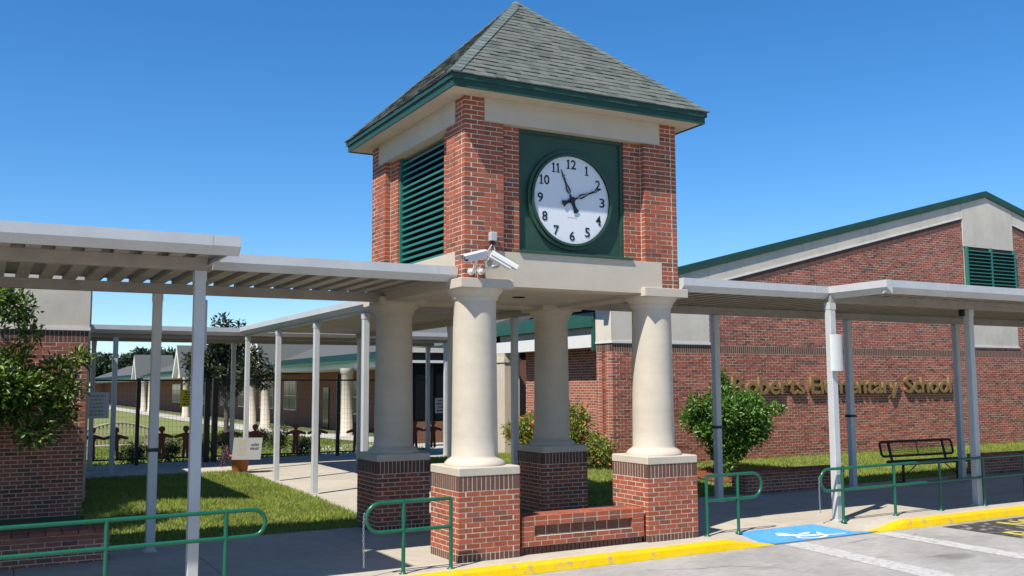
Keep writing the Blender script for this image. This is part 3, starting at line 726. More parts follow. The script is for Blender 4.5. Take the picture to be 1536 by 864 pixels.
# return of the gable wall + long side wall
ret = MB().box(XC+RC, XC+0.4, YG+0.3, 7.98, -0.4, 4.4).build('corner_wall', M['mortar'], school)
jb, js = MB(), MB()
for c in range(46):
    za, zb_ = z0w+c*CRS+JT/2, z0w+(c+1)*CRS-JT/2
    for u0, u1 in row(YG+(0.1016 if c % 2 == 0 else 0)+(0.001 if c % 2 == 0 else 0), 7.985, YG-JT/2): jb.box(XC, XC+BD, u0, u1, za, zb_)
u = YG+0.0677
while u < 7.95: js.box(XC, XC+BD, u, u+0.058, 3.1+JT/2, 3.1+3*CRS-JT/2); u += 0.0677
jb.build('brickwork', M['brickWN'], ret, 'stuff'); js.build('soldier_course', M['soldN'], ret, 'stuff')
MB().box(XC-0.012, XC+0.4, YG-0.011, 7.985, 3.365, 4.44).build('stucco_panel', M['stucco2'], ret)
MB().box(XC-0.025, XC+0.4, YG-0.029, 7.99, 3.312, 3.363).build('trim', M['trim'], ret)
XW = XC+0.52
side = MB().box(XW+RC, XW+0.4, 7.98, 12.4, -0.4, 3.8).build('side_wall', M['mortar'], school)
jb = MB()
for c in range(52):
    za, zb_ = z0w+c*CRS+JT/2, z0w+(c+1)*CRS-JT/2
    for u0, u1 in row(7.986, 12.4, YG+(0.1016 if c % 2 else 0)): jb.box(XW, XW+BD, u0, u1, za, zb_)
jb.build('brickwork', M['brickWN'], side, 'stuff')
MB().box(XC, XC+0.30, 7.99, 13.2, 3.24, 3.55).build('porch_beam', M['trim'], school)
MB().box(XC+0.12, XC+0.6, 7.99, 13.2, 3.552, 3.73).build('frieze', M['stucco2'], school)
MB().box(XC-0.12, XC+0.10, 7.995, 13.6, 3.73, 3.90).build('eave_fascia', M['green'], school)
MB().box(XC-0.06, XC+0.10, 7.995, 13.6, 3.902, 4.08).build('eave_gutter', M['green'], school)
MB().box(XC-0.08, XC+0.02, 7.992, 8.08, 3.15, 3.728).build('downspout', M['green'], school)
MB().add([(XC-0.06, 7.99, 4.081), (XC-0.06, 13.6, 4.081), (XC+7, 13.6, 6.2), (XC+7, 7.99, 6.2)], [(0,1,2,3),(3,2,1,0)]).build('lower_roof', M['farroof'], school)
MB().bbox(XC, XC+0.5, 12.72, 13.2, -0.2, 3.235, 0.01).build('porch_column', M['stucco'], school)
MB().box(XC-0.03, XC+0.53, 12.69, 13.23, 2.98, 3.10).build('column_band', M['stucco2'], school)
# wall lettering
sign = thing('wall_lettering', (15, YG, 2.08), 'raised bronze letters spelling Roberts Elementary School on brick wall', 'wall sign')
words = 'Roberts Elementary School'
glyph = []; cur = 0.0
for ch in words:
    if ch == ' ': cur += 0.26; continue
    me, co = text_mesh(ch, 1.0, 0.0, 0.0); wdt = co[:, 0].max()-co[:, 0].min(); bpy.data.meshes.remove(me)
    glyph.append((ch, cur, wdt, co[:, 1].min(), co[:, 1].max())); cur += wdt+0.055
me, co = text_mesh('E', 1.0); CAP = co[:, 1].max(); bpy.data.meshes.remove(me)
sx = (19.17-11.0)/(cur-0.055); sz = 0.425/CAP
for ch, c0, wdt, ylo, yhi in glyph:
    me, co = text_mesh(ch, 1.0, 0.5, 0.020)
    lo, hi = co.min(0), co.max(0)
    for v in me.vertices:
        uu = (v.co.x-lo[0])/(hi[0]-lo[0])*(wdt+0.03)-0.015
        v.co = (11.0+(c0+uu)*sx, YG-0.045-v.co.z*0.08, 2.085+v.co.y*sz)
    me.materials.append(M['bronze']); link('letter', me, sign)

# ================================================================= LEFT BUILDING
XL, YL = -4.0, 6.5
lb = thing('brick_wing', (XL, YL, 0.2), 'red brick wing with cream stucco top behind the leafy tree', 'building')
rl = lambda x: 4.66+0.252*min(XL-x, 13.8)
core = MB().prism([(XL-RC, -0.3), (-20, -0.3), (-20, rl(-20)-0.2), (-17.8, rl(-17.8)-0.2), (XL-RC, rl(XL)-0.2)], 'y', YL+RC, 16).build('front_wall', M['mortar'], lb)
allb = []
z0l = 3.08-46*CRS
for c in range(46):
    za, zb_ = z0l+c*CRS+JT/2, z0l+(c+1)*CRS-JT/2
    for u0, u1 in row(-12, XL-(0.1016+JT if c % 2 else 0), XL+JT/2-(0.1016 if c % 2 else 0)): allb.append((u0, u1, YL+random.uniform(-0.002, 0.002), YL+BD, za, zb_))
allb.sort(key=lambda b: -b[0] if b[4] > 0.2 else 100)
for b in allb[:290]: box_obj('brick', b, M['brickW1'], core)
jb, js = MB(), MB()
for b in allb[290:]: jb.box(*b)
for c in range(46):
    za, zb_ = z0l+c*CRS+JT/2, z0l+(c+1)*CRS-JT/2
    for u0, u1 in row(YL+(0.1016+JT if c % 2 == 0 else 0), 14, YL-JT/2+(0.1016 if c % 2 == 0 else 0)): jb.box(XL-BD, XL, u0, u1, za, zb_)
u = XL-0.058
while u > -12: js.box(u, u+0.058, YL, YL+BD, 3.08+JT/2, 3.08+3*CRS-JT/2); u -= 0.0677
u = YL+0.1
while u < 14: js.box(XL-BD, XL, u, u+0.058, 3.08+JT/2, 3.08+3*CRS-JT/2); u += 0.0677
jb.build('brickwork', M['brickWN'], core, 'stuff'); js.build('soldier_course', M['soldN'], core, 'stuff')
MB().prism([(XL+0.012, 3.345), (-20, 3.345), (-20, rl(-20)-0.19), (-17.8, rl(-17.8)-0.19), (XL+0.012, rl(XL)-0.19)], 'y', YL-0.012, 16.02).build('stucco_band', M['stucco2'], lb)
MB().prism([(XL+0.026, 3.29), (-20, 3.29), (-20, 3.343), (XL+0.026, 3.343)], 'y', YL-0.03, 16.03).build('trim', M['trim'], lb)
MB().prism([(XL+0.35, rl(XL)-0.29), (-17.8, rl(-17.8)-0.2), (-17.8, rl(-17.8)), (XL+0.35, rl(XL)-0.09)], 'y', YL-0.07, 17).build('roof', M['fascia'], lb)
MB().box(XL+0.027, XL+0.12, 7.4, 7.55, 0.2, 4.4).build('downspout', M['stucco2'], lb)
# ground-level planter walls (low brick benches behind the walk)
def low_wall(x0, x1, y0, label):
    z = H((x0+x1)/2, y0)
    t = thing('brick_bench', ((x0+x1)/2, y0+0.2, z), label, 'bench')
    core = MB().box(x0+RC, x1-RC, y0+RC, y0+0.40, z-0.1, z+6*CRS).build('core', M['mortar'], t)
    for c in range(7):
        for xa, xb in ((x0-0.003, x0+BD), (x1-BD, x1+0.003)):
            for u0, u1 in row(y0+BD+JT, y0+0.405, y0+(0.1 if c % 2 else 0)): box_obj('brick', (xa, xb, u0, u1, z+(c-1)*CRS+0.05+JT/2, z+c*CRS+0.05-JT/2-(0.02 if c == 6 else 0)), M['brickW1'], core)
    for c in range(7):
        for u0, u1 in row(x0, x1, x0-JT/2+(0.1 if c % 2 else 0)): box_obj('brick', (u0, u1, y0-(0.0 if c < 5 else 0.02), y0+BD, z+(c-1)*CRS+0.05+JT/2, z+c*CRS+0.05-JT/2), M['brickW1'], core)
    for u0, u1 in row(x0, x1, x0):
        box_obj('brick', (u0, u1, y0+BD+JT, y0+0.24, z+5*CRS+0.055, z+6*CRS+0.045), M['brickW1'], core); box_obj('brick', (u0, u1, y0+0.25, y0+0.41, z+5*CRS+0.055, z+6*CRS+0.045), M['brickW1'], core)
low_wall(-8.0, -3.95, 2.82, 'dark brick bench under the canopy before the leafy tree')
low_wall(8.2, 11.0, 3.72, 'dark brick bench at the walkway edge before the round bush')
low_wall(15.6, 18.4, 3.72, 'dark brick bench right of the black metal bench')

# ================================================================= CANOPIES
def tpost(x, y, z1, parent, s=0.063, z0=None):
    z0 = H(x, y)-0.03 if z0 is None else z0
    o = MB().bbox(x-s, x+s, y-s, y+s, z0, z1, 0.008).build('post', M['alu'], parent)
    MB().bbox(x-s-0.025, x+s+0.025, y-s-0.025, y+s+0.025, z0, H(x, y)+0.022, 0.005).build('base_plate', M['alu'], o)
    MB().box(x-s-0.006, x+s+0.006, y-s-0.006, y+s+0.006, z1-0.12, z1-0.004).build('post_cap', M['alu'], o)
ZT = 3.95
def fascia_x(x0, x1, y, parent, sgn=-1, z=ZT):      # runs along x, outer face at y, facing sgn*y
    s = -sgn
    MB().prism([(y, z), (y, z-0.115), (y+s*0.10, z-0.205), (y+s*0.13, z-0.205), (y+s*0.03, z-0.105), (y+s*0.03, z-0.03), (y+s*0.13, z-0.03), (y+s*0.13, z)], 'x', x0, x1).build('fascia', M['alu'], parent)
    x = x1-0.35
    while x > x0+0.3:
        MB().prism([(y-s*0.003, z+0.002), (y-s*0.003, z-0.117), (y+s*0.098, z-0.208), (y+s*0.10, z-0.204), (y+s*0.001, z-0.114), (y+s*0.001, z+0.002)], 'x', x, x+0.05).build('splice_cover', M['alu'], parent); x -= 3.05
def fascia_y(y0, y1, x, parent, sgn=-1, z=ZT):
    s = -sgn
    MB().prism([(x, z), (x, z-0.115), (x+s*0.10, z-0.205), (x+s*0.13, z-0.205), (x+s*0.03, z-0.105), (x+s*0.03, z-0.03), (x+s*0.13, z-0.03), (x+s*0.13, z)], 'y', y0, y1).build('fascia', M['alu'], parent)
def end_plate(parent, axis, pos, y, s, z=ZT):
    poly = [(y, z), (y, z-0.115), (y+s*0.10, z-0.205), (y+s*0.13, z-0.205), (y+s*0.13, z)]
    MB().prism(poly, axis, pos, pos+0.004).build('end_cap', M['alu'], parent)
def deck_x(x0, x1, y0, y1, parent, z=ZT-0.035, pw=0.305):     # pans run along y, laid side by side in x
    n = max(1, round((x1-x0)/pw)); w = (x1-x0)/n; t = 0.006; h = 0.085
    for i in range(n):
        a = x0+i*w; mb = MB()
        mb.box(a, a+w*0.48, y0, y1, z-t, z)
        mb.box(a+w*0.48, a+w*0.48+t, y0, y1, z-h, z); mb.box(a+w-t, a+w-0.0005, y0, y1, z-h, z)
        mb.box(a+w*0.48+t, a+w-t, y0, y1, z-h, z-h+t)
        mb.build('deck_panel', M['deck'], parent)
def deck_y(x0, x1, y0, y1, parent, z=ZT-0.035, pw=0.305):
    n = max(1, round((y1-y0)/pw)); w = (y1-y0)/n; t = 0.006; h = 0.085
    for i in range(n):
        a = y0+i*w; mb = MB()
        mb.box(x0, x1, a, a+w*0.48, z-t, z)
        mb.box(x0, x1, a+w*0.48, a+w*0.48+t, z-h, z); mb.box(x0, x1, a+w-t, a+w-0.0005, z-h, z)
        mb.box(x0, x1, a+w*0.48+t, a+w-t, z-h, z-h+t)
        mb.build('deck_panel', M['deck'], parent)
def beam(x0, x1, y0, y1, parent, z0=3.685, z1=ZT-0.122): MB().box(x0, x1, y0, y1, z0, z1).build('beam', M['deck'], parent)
ca = thing('walkway_canopy', (-4, 1.5, 0), 'flat white aluminium walkway canopy left of the clock tower', 'canopy')
deck_x(-12.0, -3.28, -0.93, 3.55, ca); deck_x(-3.28, 0.135, 0.48, 3.55, ca)
fascia_x(-12.0, -3.15, -1.06, ca); fascia_y(-0.93, 0.35, -3.15, ca, 1); fascia_x(-3.149, 0.15, 0.35, ca)
end_plate(ca, 'x', -3.1485, -1.06, 1); end_plate(ca, 'y', -0.9345, -3.15, -1)
beam(-12.0, -3.29, 0.03, 0.17, ca); beam(-12.0, 0.14, 3.2, 3.34, ca)
tpost(-3.36, 0.1, 3.683, ca); tpost(-3.36, 3.27, 3.683, ca); tpost(-7.0, 0.1, 3.683, ca); tpost(-7.0, 3.27, 3.683, ca)
cr_ = thing('walkway_canopy', (8, 1.5, 0), 'flat white aluminium walkway canopy between tower and black bench', 'canopy')
deck_x(3.86, 6.92, 0.18, 3.5, cr_); deck_x(6.92, 27.0, -1.02, 3.5, cr_)
fascia_x(3.84, 6.919, 0.05, cr_); fascia_y(-1.15, 0.05, 6.90, cr_, -1); end_plate(cr_, 'y', -1.1545, 6.90, 1); end_plate(cr_, 'x', 3.8355, 0.05, 1); fascia_x(6.935, 27.0, -1.149, cr_)
beam(6.92, 27.0, 0.03, 0.17, cr_); beam(3.86, 27.0, 3.1, 3.24, cr_)
for x in (6.96, 10.5, 14.1, 17.7, 21.3): tpost(x, 0.1, 3.683, cr_)
for x in (7.05, 10.68, 14.15, 17.8, 21.4): tpost(x, 3.17, 3.683, cr_)
ce = thing('walkway_canopy', (2, 9, 0), 'flat white aluminium canopy running back from the tower to the fence', 'canopy')
ZEc = 3.9
deck_y(0.53, 3.72, 4.0, 14.4, ce, ZEc-0.035)
fascia_y(3.6, 14.5, 0.40, ce, -1, ZEc); fascia_y(3.6, 14.5, 3.86, ce, 1, ZEc)
for x in (0.50, 3.60):
    MB().box(x, x+0.13, 3.9, 14.45, 3.66, ZEc-0.122).build('beam', M['deck'], ce)
    for y in (5.2, 8.2, 11.2, 14.25): tpost(x+0.065, y, 3.658, ce, 0.058)
cf = thing('walkway_canopy', (-1, 16, 0), 'flat white aluminium canopy crossing above the black fence', 'canopy')
deck_x(-9.0, 7.3, 14.75, 17.85, cf, ZEc-0.04)
fascia_x(-9.0, 7.3, 14.62, cf, -1, ZEc-0.01)
beam(-9.0, 7.3, 14.85, 14.98, cf, 3.60, ZEc-0.127); beam(-9.0, 7.3, 17.35, 17.48, cf, 3.60, ZEc-0.127)
for x in (-6.0, -2.62, 6.6): tpost(x, 14.9, 3.598, cf, 0.058)
for x in (-5.9, -2.9, 0.9, 4.9, 7.1): tpost(x, 17.4, 3.598, cf, 0.058)
# clamps/straps on posts and small equipment
for p, x, y, z in ((cr_, 7.05, 3.17, 1.47), (cr_, 10.68, 3.17, 1.62), (ca, -3.36, 3.27, 1.38)):
    MB().box(x-0.085, x+0.085, y-0.085, y+0.085, z, z+0.05).build('strap', M['iron'], p)
def tag_sign(x, y, z0, z1, w, label):
    # rounded sheet wrapped across the street side of a post
    pts = [(-w/2, z0+0.03), (-w/2+0.03, z0), (w/2-0.03, z0), (w/2, z0+0.03), (w/2, z1-0.03), (w/2-0.03, z1), (-w/2+0.03, z1), (-w/2, z1-0.03)]
    o = MB().prism([(x+a, b) for a, b in pts], 'y', y, y+0.012); o = o.build('post_sign', M['signwhite']); return tag(o, label, 'sign')
o = MB()
n = 8
arc = [(math.sin(R(-65+130*i/n))*0.16, 0.10-math.cos(R(-65+130*i/n))*0.10) for i in range(n+1)]
poly = [(6.97+a, 0.022-0.05+b-0.03) for a, b in arc]+[(6.97+a*0.95, 0.03-0.05+b-0.03) for a, b in reversed(arc)]
tag(MB().prism(poly, 'z', 2.53, 3.14).build('post_sign', M['signwhite']), 'curved blank white sign strapped to the canopy post', 'sign')
tag(MB().bbox(10.36, 10.45, 0.12, 0.21, 3.56, 3.683, 0.01).build('sensor_box', M['iron']), 'small black sensor box under the right canopy beam', 'sensor')
tag(MB().bbox(-3.28, -3.24, 0.20, 0.30, 2.75, 3.35, 0.01).build('conduit_box', M['greybox']), 'slim grey box fixed behind the left canopy post', 'box')

# ================================================================= RAILINGS
def arcpts(cx, zc, r, a0, a1, n=10): return [(cx+r*math.cos(R(a0+(a1-a0)*i/n)), zc+r*math.sin(R(a0+(a1-a0)*i/n))) for i in range(n+1)]
def railing(label, y, xa, xb, zt, zm, posts, loop_l, loop_r, slope=KX):
    t = thing('railing', ((xa+xb)/2, y, H((xa+xb)/2, y)), label, 'railing')
    rr = (zt-zm)/2; zc = (zt+zm)/2; r0 = 0.024
    path = []
    if loop_r: path += [(xb-rr+a, b) for a, b in arcpts(0, zc, rr, -90, 90)]
    else: path += [(xb, zt)]
    if loop_l: path += [(xa+rr+a, b) for a, b in arcpts(0, zc, rr, 90, 270)]
    else: path += [(xa, zt)]
    mid = (xa if not loop_l else xa+rr, xb if not loop_r else xb-rr)
    full = [(x, y, z+slope*(x-xa)) for x, z in path]
    MB().tube(full, r0, 10).build('top_rail', M['greenrail'], t)
    MB().tube([(mid[0], y, zm+slope*(mid[0]-xa)), (mid[1], y, zm+slope*(mid[1]-xa))], r0, 10).build('mid_rail', M['greenrail'], t)
    for x in posts:
        MB().tube([(x, y, H(x, y)-0.04), (x, y, zt+slope*(x-xa)+0.0)], 0.0245, 10).build('post', M['greenrail'], t)
        MB().lathe([(0.052, H(x, y)-0.01), (0.052, H(x, y)+0.008), (0.03, H(x, y)+0.014), (0.026, H(x, y)+0.03)], (x, y), 16).build('base_flange', M['greenrail'], t)
    return t
railing('long green pipe railing beside the dark brick bench and lawn', -0.25, -11.0, -2.61, 0.80, 0.50, [-3.06, -4.33, -5.6, -6.9, -8.2, -9.5], False, True)
railing('short green railing with a hanging chain in front of a tower pier', -0.25, -1.37, -0.23, 0.865, 0.51, [-0.88, -0.23], True, False)
railing('short green railing between tower pier and blue ramp', 0.0, 4.14, 5.23, 0.93, 0.56, [4.14, 4.75], False, True)
railing('long green railing in front of the black metal bench', -0.02, 6.48, 22.0, 0.925, 0.575, [6.97, 8.2, 9.35, 10.53, 11.7, 12.9, 14.1, 15.3, 16.5, 17.7, 18.9, 20.1, 21.3], True, False)
def chain(x, y, z1, z0, label):
    mb = MB(); z = z1; k = 0
    while z > z0:
        pts = []
        for i in range(9):
            a = 2*math.pi*i/8; p = (0.011*math.cos(a), 0.024*math.sin(a))
            jx = 0.004*math.sin(z*9)
            pts.append((x+jx+(p[0] if k % 2 else 0), y+(0 if k % 2 else p[0]), z+p[1]))
        mb.tube(pts, 0.0042, 5, False); z -= 0.036; k += 1
    tag(mb.build('hanging_chain', M['chain']), label, 'chain')
chain(-1.40, -0.25, 0.74, 0.10, 'thin galvanised chain hanging from the short railing before the pier')
chain(6.45, -0.02, 0.80, 0.25, 'thin galvanised chain hanging from the railing beside the blue ramp')

# ================================================================= SECURITY CAMERAS on the tower corner
def seccam(base, aim_to, tail, label, wall_y):
    t = thing('security_camera', base, label, 'camera', None)
    a = Vector(tail); b = Vector(aim_to); d = (b-a).normalized(); s = d.cross(Vector((0,0,1))).normalized(); u = s.cross(d)
    def P(f, x, z): return tuple(a+(b-a)*f+s*x+u*z)
    pr = [(-0.048,-0.035),(-0.03,-0.05),(0.03,-0.05),(0.048,-0.035),(0.048,0.03),(0.03,0.05),(-0.03,0.05),(-0.048,0.03)]
    n = len(pr)
    V = [P(0, x, z) for x, z in pr]+[P(0.95, x, z) for x, z in pr]
    MB().add(V, [tuple(range(n)), tuple(range(2*n-1, n-1, -1))]+[((i+1) % n, i, n+i, n+(i+1) % n) for i in range(n)]).build('housing', M['camwhite'], t)
    hd = [(-0.062,0.0),(-0.062,0.045),(-0.036,0.066),(0.036,0.066),(0.062,0.045),(0.062,0.0),(0.056,0.0),(0.056,0.042),(0.034,0.06),(-0.034,0.06),(-0.056,0.042),(-0.056,0.0)]
    n = len(hd)
    V = [P(-0.03, x, z) for x, z in hd]+[P(1.18, x, z) for x, z in hd]
    MB().add(V, [((i+1) % n, i, n+i, n+(i+1) % n) for i in range(n)]).build('sun_shield', M['camwhite'], t)
    V = [P(0.955, 0.034*math.cos(2*math.pi*i/12), 0.034*math.sin(2*math.pi*i/12)) for i in range(12)]+[P(0.93, 0.034*math.cos(2*math.pi*i/12), 0.034*math.sin(2*math.pi*i/12)) for i in range(12)]
    MB().add(V, [tuple(range(12))]+[(i, 12+i, 12+(i+1) % 12, (i+1) % 12) for i in range(12)]).build('lens', M['glass'], t)
    m = a+(b-a)*0.42-u*0.045
    MB().tube([base, (base[0], wall_y-0.09, base[2]), tuple(m)], [0.032, 0.024, 0.02], 10).build('bracket', M['camwhite'], t)
    MB().tube([(base[0], wall_y+0.004, base[2]), (base[0], wall_y-0.02, base[2])], 0.05, 14).build('wall_plate', M['camwhite'], t)
    MB().tube([P(0.02, 0, -0.02), tuple(Vector(P(-0.2, 0, -0.06))), (base[0]+0.05, wall_y-0.05, base[2]+0.0), (base[0]+0.07, wall_y-0.01, base[2]-0.14)], 0.008, 6).build('cable', M['greybox'], t)
seccam((0.25, A0, 3.865), (0.0, -0.19, 3.985), (0.36, -0.02, 4.09), 'white security camera aimed away from the clock face', A0)
seccam((0.40, A0, 3.875), (0.74, -0.14, 3.915), (0.46, -0.04, 4.085), 'white security camera tilted down below the grey junction box', A0)
jbx = thing('junction_box', (0.57, A0, 4.36), 'small grey junction box with two conduits on tower bricks', 'junction box')
MB().bbox(0.52, 0.62, A0-0.085, A0-0.002, 4.31, 4.43, 0.008).build('box', M['greybox'], jbx)
MB().tube([(0.57, A0-0.045, 4.31), (0.57, A0-0.045, 4.25)], 0.022, 10).build('gland', M['iron'], jbx)
MB().tube([(0.56, A0-0.045, 4.26), (0.50, A0-0.04, 4.17), (0.47, A0-0.03, 4.08), (0.46, A0-0.03, 4.05)], 0.010, 6).build('conduit', M['greybox'], jbx)
MB().tube([(0.58, A0-0.045, 4.26), (0.60, A0-0.05, 4.18), (0.575, A0-0.04, 4.09), (0.50, A0-0.03, 4.04)], 0.010, 6).build('conduit', M['greybox'], jbx)

# ================================================================= BLACK METAL BENCH
def metal_bench(x0, x1, y):
    t = thing('park_bench', ((x0+x1)/2, y, H((x0+x1)/2, y)), 'black metal park bench with open mesh backrest on the walkway', 'bench')
    z = H((x0+x1)/2, y); W = x1-x0
    def rrect(u0, u1, v0, v1, rad, fn, n=5):
        pts = []
        for cx, cz, a0 in ((u1-rad, v1-rad, 0), (u0+rad, v1-rad, 90), (u0+rad, v0+rad, 180), (u1-rad, v0+rad, 270)):
            for i in range(n+1): a = R(a0+90*i/n); pts.append(fn(cx+rad*math.cos(a), cz+rad*math.sin(a)))
        return pts+[pts[0]]
    bf = lambda u, v: (x0+u, y+0.30+(v-0.5)*0.22, z+v)
    br = MB().tube(rrect(0.0, W, 0.56, 0.88, 0.07, bf), 0.027, 8, False).build('backrest', M['iron'], t)
    mb = MB()
    for i in range(1, 60): u = W*i/60; mb.tube([bf(u, 0.57), bf(u, 0.87)], 0.0036, 4, False)
    for i in range(1, 8): v = 0.56+0.32*i/8; mb.tube([bf(0.01, v), bf(W-0.01, v)], 0.0036, 4, False)
    mb.build('mesh', M['iron'], br, 'stuff')
    MB().tube([bf(W/2, 0.56), bf(W/2, 0.88)], 0.012, 6).build('brace', M['iron'], br)
    sf = lambda u, v: (x0+u-0.0, y-0.22+v, z+0.45)
    st = MB().tube(rrect(0.0, W, 0.0, 0.42, 0.06, sf), 0.03, 8, False).build('seat', M['iron'], t)
    mb = MB()
    for i in range(1, 60): u = W*i/60; mb.tube([sf(u, 0.0), sf(u, 0.42)], 0.011, 4, False)
    for i in range(1, 12): v = 0.42*i/12; mb.tube([sf(0.0, v), sf(W, v)], 0.004, 4, False)
    mb.box(x0+0.02, x1-0.02, y-0.235, y-0.215, z+0.40, z+0.45)
    mb.build('mesh', M['iron'], st, 'stuff')
    for u in (0.30, W-0.30):
        MB().tube([(x0+u, y, z-0.0), (x0+u, y, z+0.43)], 0.03, 8).build('leg', M['iron'], t)
        MB().box(x0+u-0.04, x0+u+0.04, y-0.28, y+0.22, z-0.005, z+0.02).build('foot', M['iron'], t)
        MB().box(x0+u-0.03, x0+u+0.03, y-0.22, y+0.2, z+0.40, z+0.435).build('seat_bracket', M['iron'], t)
        mb = MB(); P = [bf(u-0.035, 0.42), bf(u+0.035, 0.42), bf(u+0.035, 0.89), bf(u-0.035, 0.89)]
        mb.add(P+[(a, b+0.02, c) for a, b, c in P], [(0,1,2,3),(7,6,5,4),(0,4,5,1),(1,5,6,2),(2,6,7,3),(3,7,4,0)]); mb.build('back_support', M['iron'], t)
        s = 1 if u < W/2 else -1
        MB().tube([(x0+u, y, z+0.12), (x0+u+s*0.5, y, z+0.42)], 0.012, 6).build('strut', M['iron'], t)
metal_bench(12.25, 14.65, 3.45)

# ================================================================= FENCE with child silhouettes
YF = 17.6
fence = thing('metal_fence', (1, YF, 0.17), 'black wire mesh fence with gate posts under the rear canopy', 'fence')
FX0, FX1, FT = -4.0, 7.35, 2.52
zf = lambda x: H(x, YF)
posts = [-4.0, -1.68, 0.22, 0.44, 2.3, 4.17, 7.2]
for x in posts:
    s = 0.075 if x in (0.22, 0.44) else 0.05
    MB().box(x-s, x+s, YF-s, YF+s, zf(x)-0.05, FT+0.06 if x != 4.17 else FT+0.2).build('post', M['iron'], fence)
for a, b in zip(posts[:-1], posts[1:]):
    if b-a < 0.4: continue
    for z in (FT, 0.32):
        MB().box(a+0.05, b-0.05, YF-0.022, YF+0.022, z-0.022, z+0.022).build('rail', M['iron'], fence)
    mb = MB(); n = int((b-a)/0.1)
    for i in range(1, n): x = a+(b-a)*i/n; mb.box(x-0.0022, x+0.0022, YF-0.0022, YF+0.0022, 0.33, FT)
    for i in range(1, 15): z = 0.32+(FT-0.32)*i/15; mb.box(a+0.05, b-0.05, YF-0.007, YF-0.004, z-0.002, z+0.002)
    mb.build('mesh', M['iron'], fence, 'stuff')
def doll(x, s):
    # paper-doll child: head, outstretched arms, body, legs, as one cut sheet
    z = 0.345; k = s
    poly = [(-0.13,0),(-0.03,0),(0,0.42),(0.03,0),(0.13,0),(0.15,0.05),(0.13,0.45),(0.12,0.72),(0.17,0.86),(0.45,0.80),(0.50,0.86),(0.46,0.91),(0.22,1.0),(0.06,1.04),(-0.06,1.04),(-0.22,1.0),(-0.46,0.91),(-0.50,0.86),(-0.45,0.80),(-0.17,0.86),(-0.12,0.72),(-0.13,0.45),(-0.15,0.05)]
    V = []; mb = MB()
    # split into convex-ish pieces for a clean fill
    def pc(p): mb.prism([(x+a*k, z+b*k) for a, b in p], 'y', YF-0.05, YF-0.035)
    pc([(-0.15,0.05),(-0.13,0),(-0.03,0),(0,0.42),(0,0.47),(-0.13,0.45)]); pc([(0.15,0.05),(0.13,0.45),(0,0.47),(0,0.42),(0.03,0),(0.13,0)])
    pc([(-0.13,0.45),(0,0.47),(0.13,0.45),(0.12,0.72),(0.17,0.86),(0.22,1.0),(0.06,1.04),(-0.06,1.04),(-0.22,1.0),(-0.17,0.86),(-0.12,0.72)])
    pc([(0.17,0.86),(0.45,0.80),(0.50,0.86),(0.46,0.91),(0.22,1.0)]); pc([(-0.17,0.86),(-0.22,1.0),(-0.46,0.91),(-0.50,0.86),(-0.45,0.80)])
    pc([(0.06,1.04),(0.05,1.1),(-0.05,1.1),(-0.06,1.04)])
    pc([(0.135*math.cos(2*math.pi*i/16), 1.2+0.135*math.sin(2*math.pi*i/16)) for i in range(16)])
    return mb.build('child_silhouette', M['red'], fence)
for x in (-2.85, -2.24, -1.02, -0.36, 0.92, 1.62, 2.84, 3.52, 4.75, 5.42, 6.72, 7.36): doll(x, 0.66)
def print_sign(name, x0, x1, z0, z1, y, m, ink, rows, label, parent=None, seed=1):
    rnd = random.Random(seed)
    t = thing(name, ((x0+x1)/2, y, z0), label, 'sign')
    MB().box(x0, x1, y-0.008, y, z0, z1).build('board', m, t)
    mb = MB(); rh = (z1-z0)*0.86/rows
    for r in range(rows):
        wt = (x1-x0)*rnd.uniform(0.5, 0.8); x = (x0+x1)/2-wt/2; e = x+wt; zc = z1-(z1-z0)*0.07-rh*(r+0.5)
        while x < e:
            w = rnd.uniform(0.03, 0.09); mb.box(x, min(x+w, e), y-0.0105, y-0.0095, zc-rh*0.24, zc+rh*0.24); x += w+0.018
    mb.build('lettering', ink, t)
print_sign('fence_sign', -0.55, 0.02, 1.76, 2.25, YF-0.06, M['signyellow'], M['signtext'], 6, 'yellow printed notice on the black fence', seed=3)
print_sign('fence_sign', 7.42, 7.86, 1.45, 1.94, YF-0.06, M['signwhite'], M['signtext'], 4, 'small white printed notice beside the dark doors', seed=4)
print_sign('fence_sign', -3.33, -2.74, 1.55, 2.2, 14.77, M['signwhite'], M['signtext2'], 6, 'white notice with faded gold print between canopy posts', seed=5)
MB().box(7.2, 8.6, YF-0.03, YF-0.01, 0.4, 0.44).build('rail', M['iron'], fence); MB().box(7.2, 8.6, YF-0.03, YF-0.01, 1.7, 1.74).build('rail', M['iron'], fence)

# planter pot with a leaning board
pot = thing('flower_pot', (0.30, 13.7, H(0.3, 13.7)), 'terracotta flower pot with purple and green plants beside path', 'flower pot')
pz = H(0.3, 13.7)
MB().lathe([(0.17, pz-0.02), (0.25, pz+0.40), (0.28, pz+0.40), (0.28, pz+0.47), (0.25, pz+0.47), (0.24, pz+0.42), (0.02, pz+0.41)], (0.30, 13.7), 24).build('pot', M['terracotta'], pot)
bd = thing('leaning_board', (0.32, 13.45, pz+0.35), 'grey printed board leaning on the terracotta flower pot', 'sign')
def bdp(u, v, w): return (0.02+u+v*0.16, 13.38+v*0.30-w, pz+0.36+v*0.93-u*0.03)
P = [bdp(0,0,0), bdp(0.72,0,0), bdp(0.72,0.58,0), bdp(0,0.58,0)]
MB().add(P+[(a, b+0.02, c) for a, b, c in P], [(0,1,2,3),(7,6,5,4),(0,4,5,1),(1,5,6,2),(2,6,7,3),(3,7,4,0)]).build('board', M['signgrey'], bd)
mb = MB(); rnd = random.Random(9)
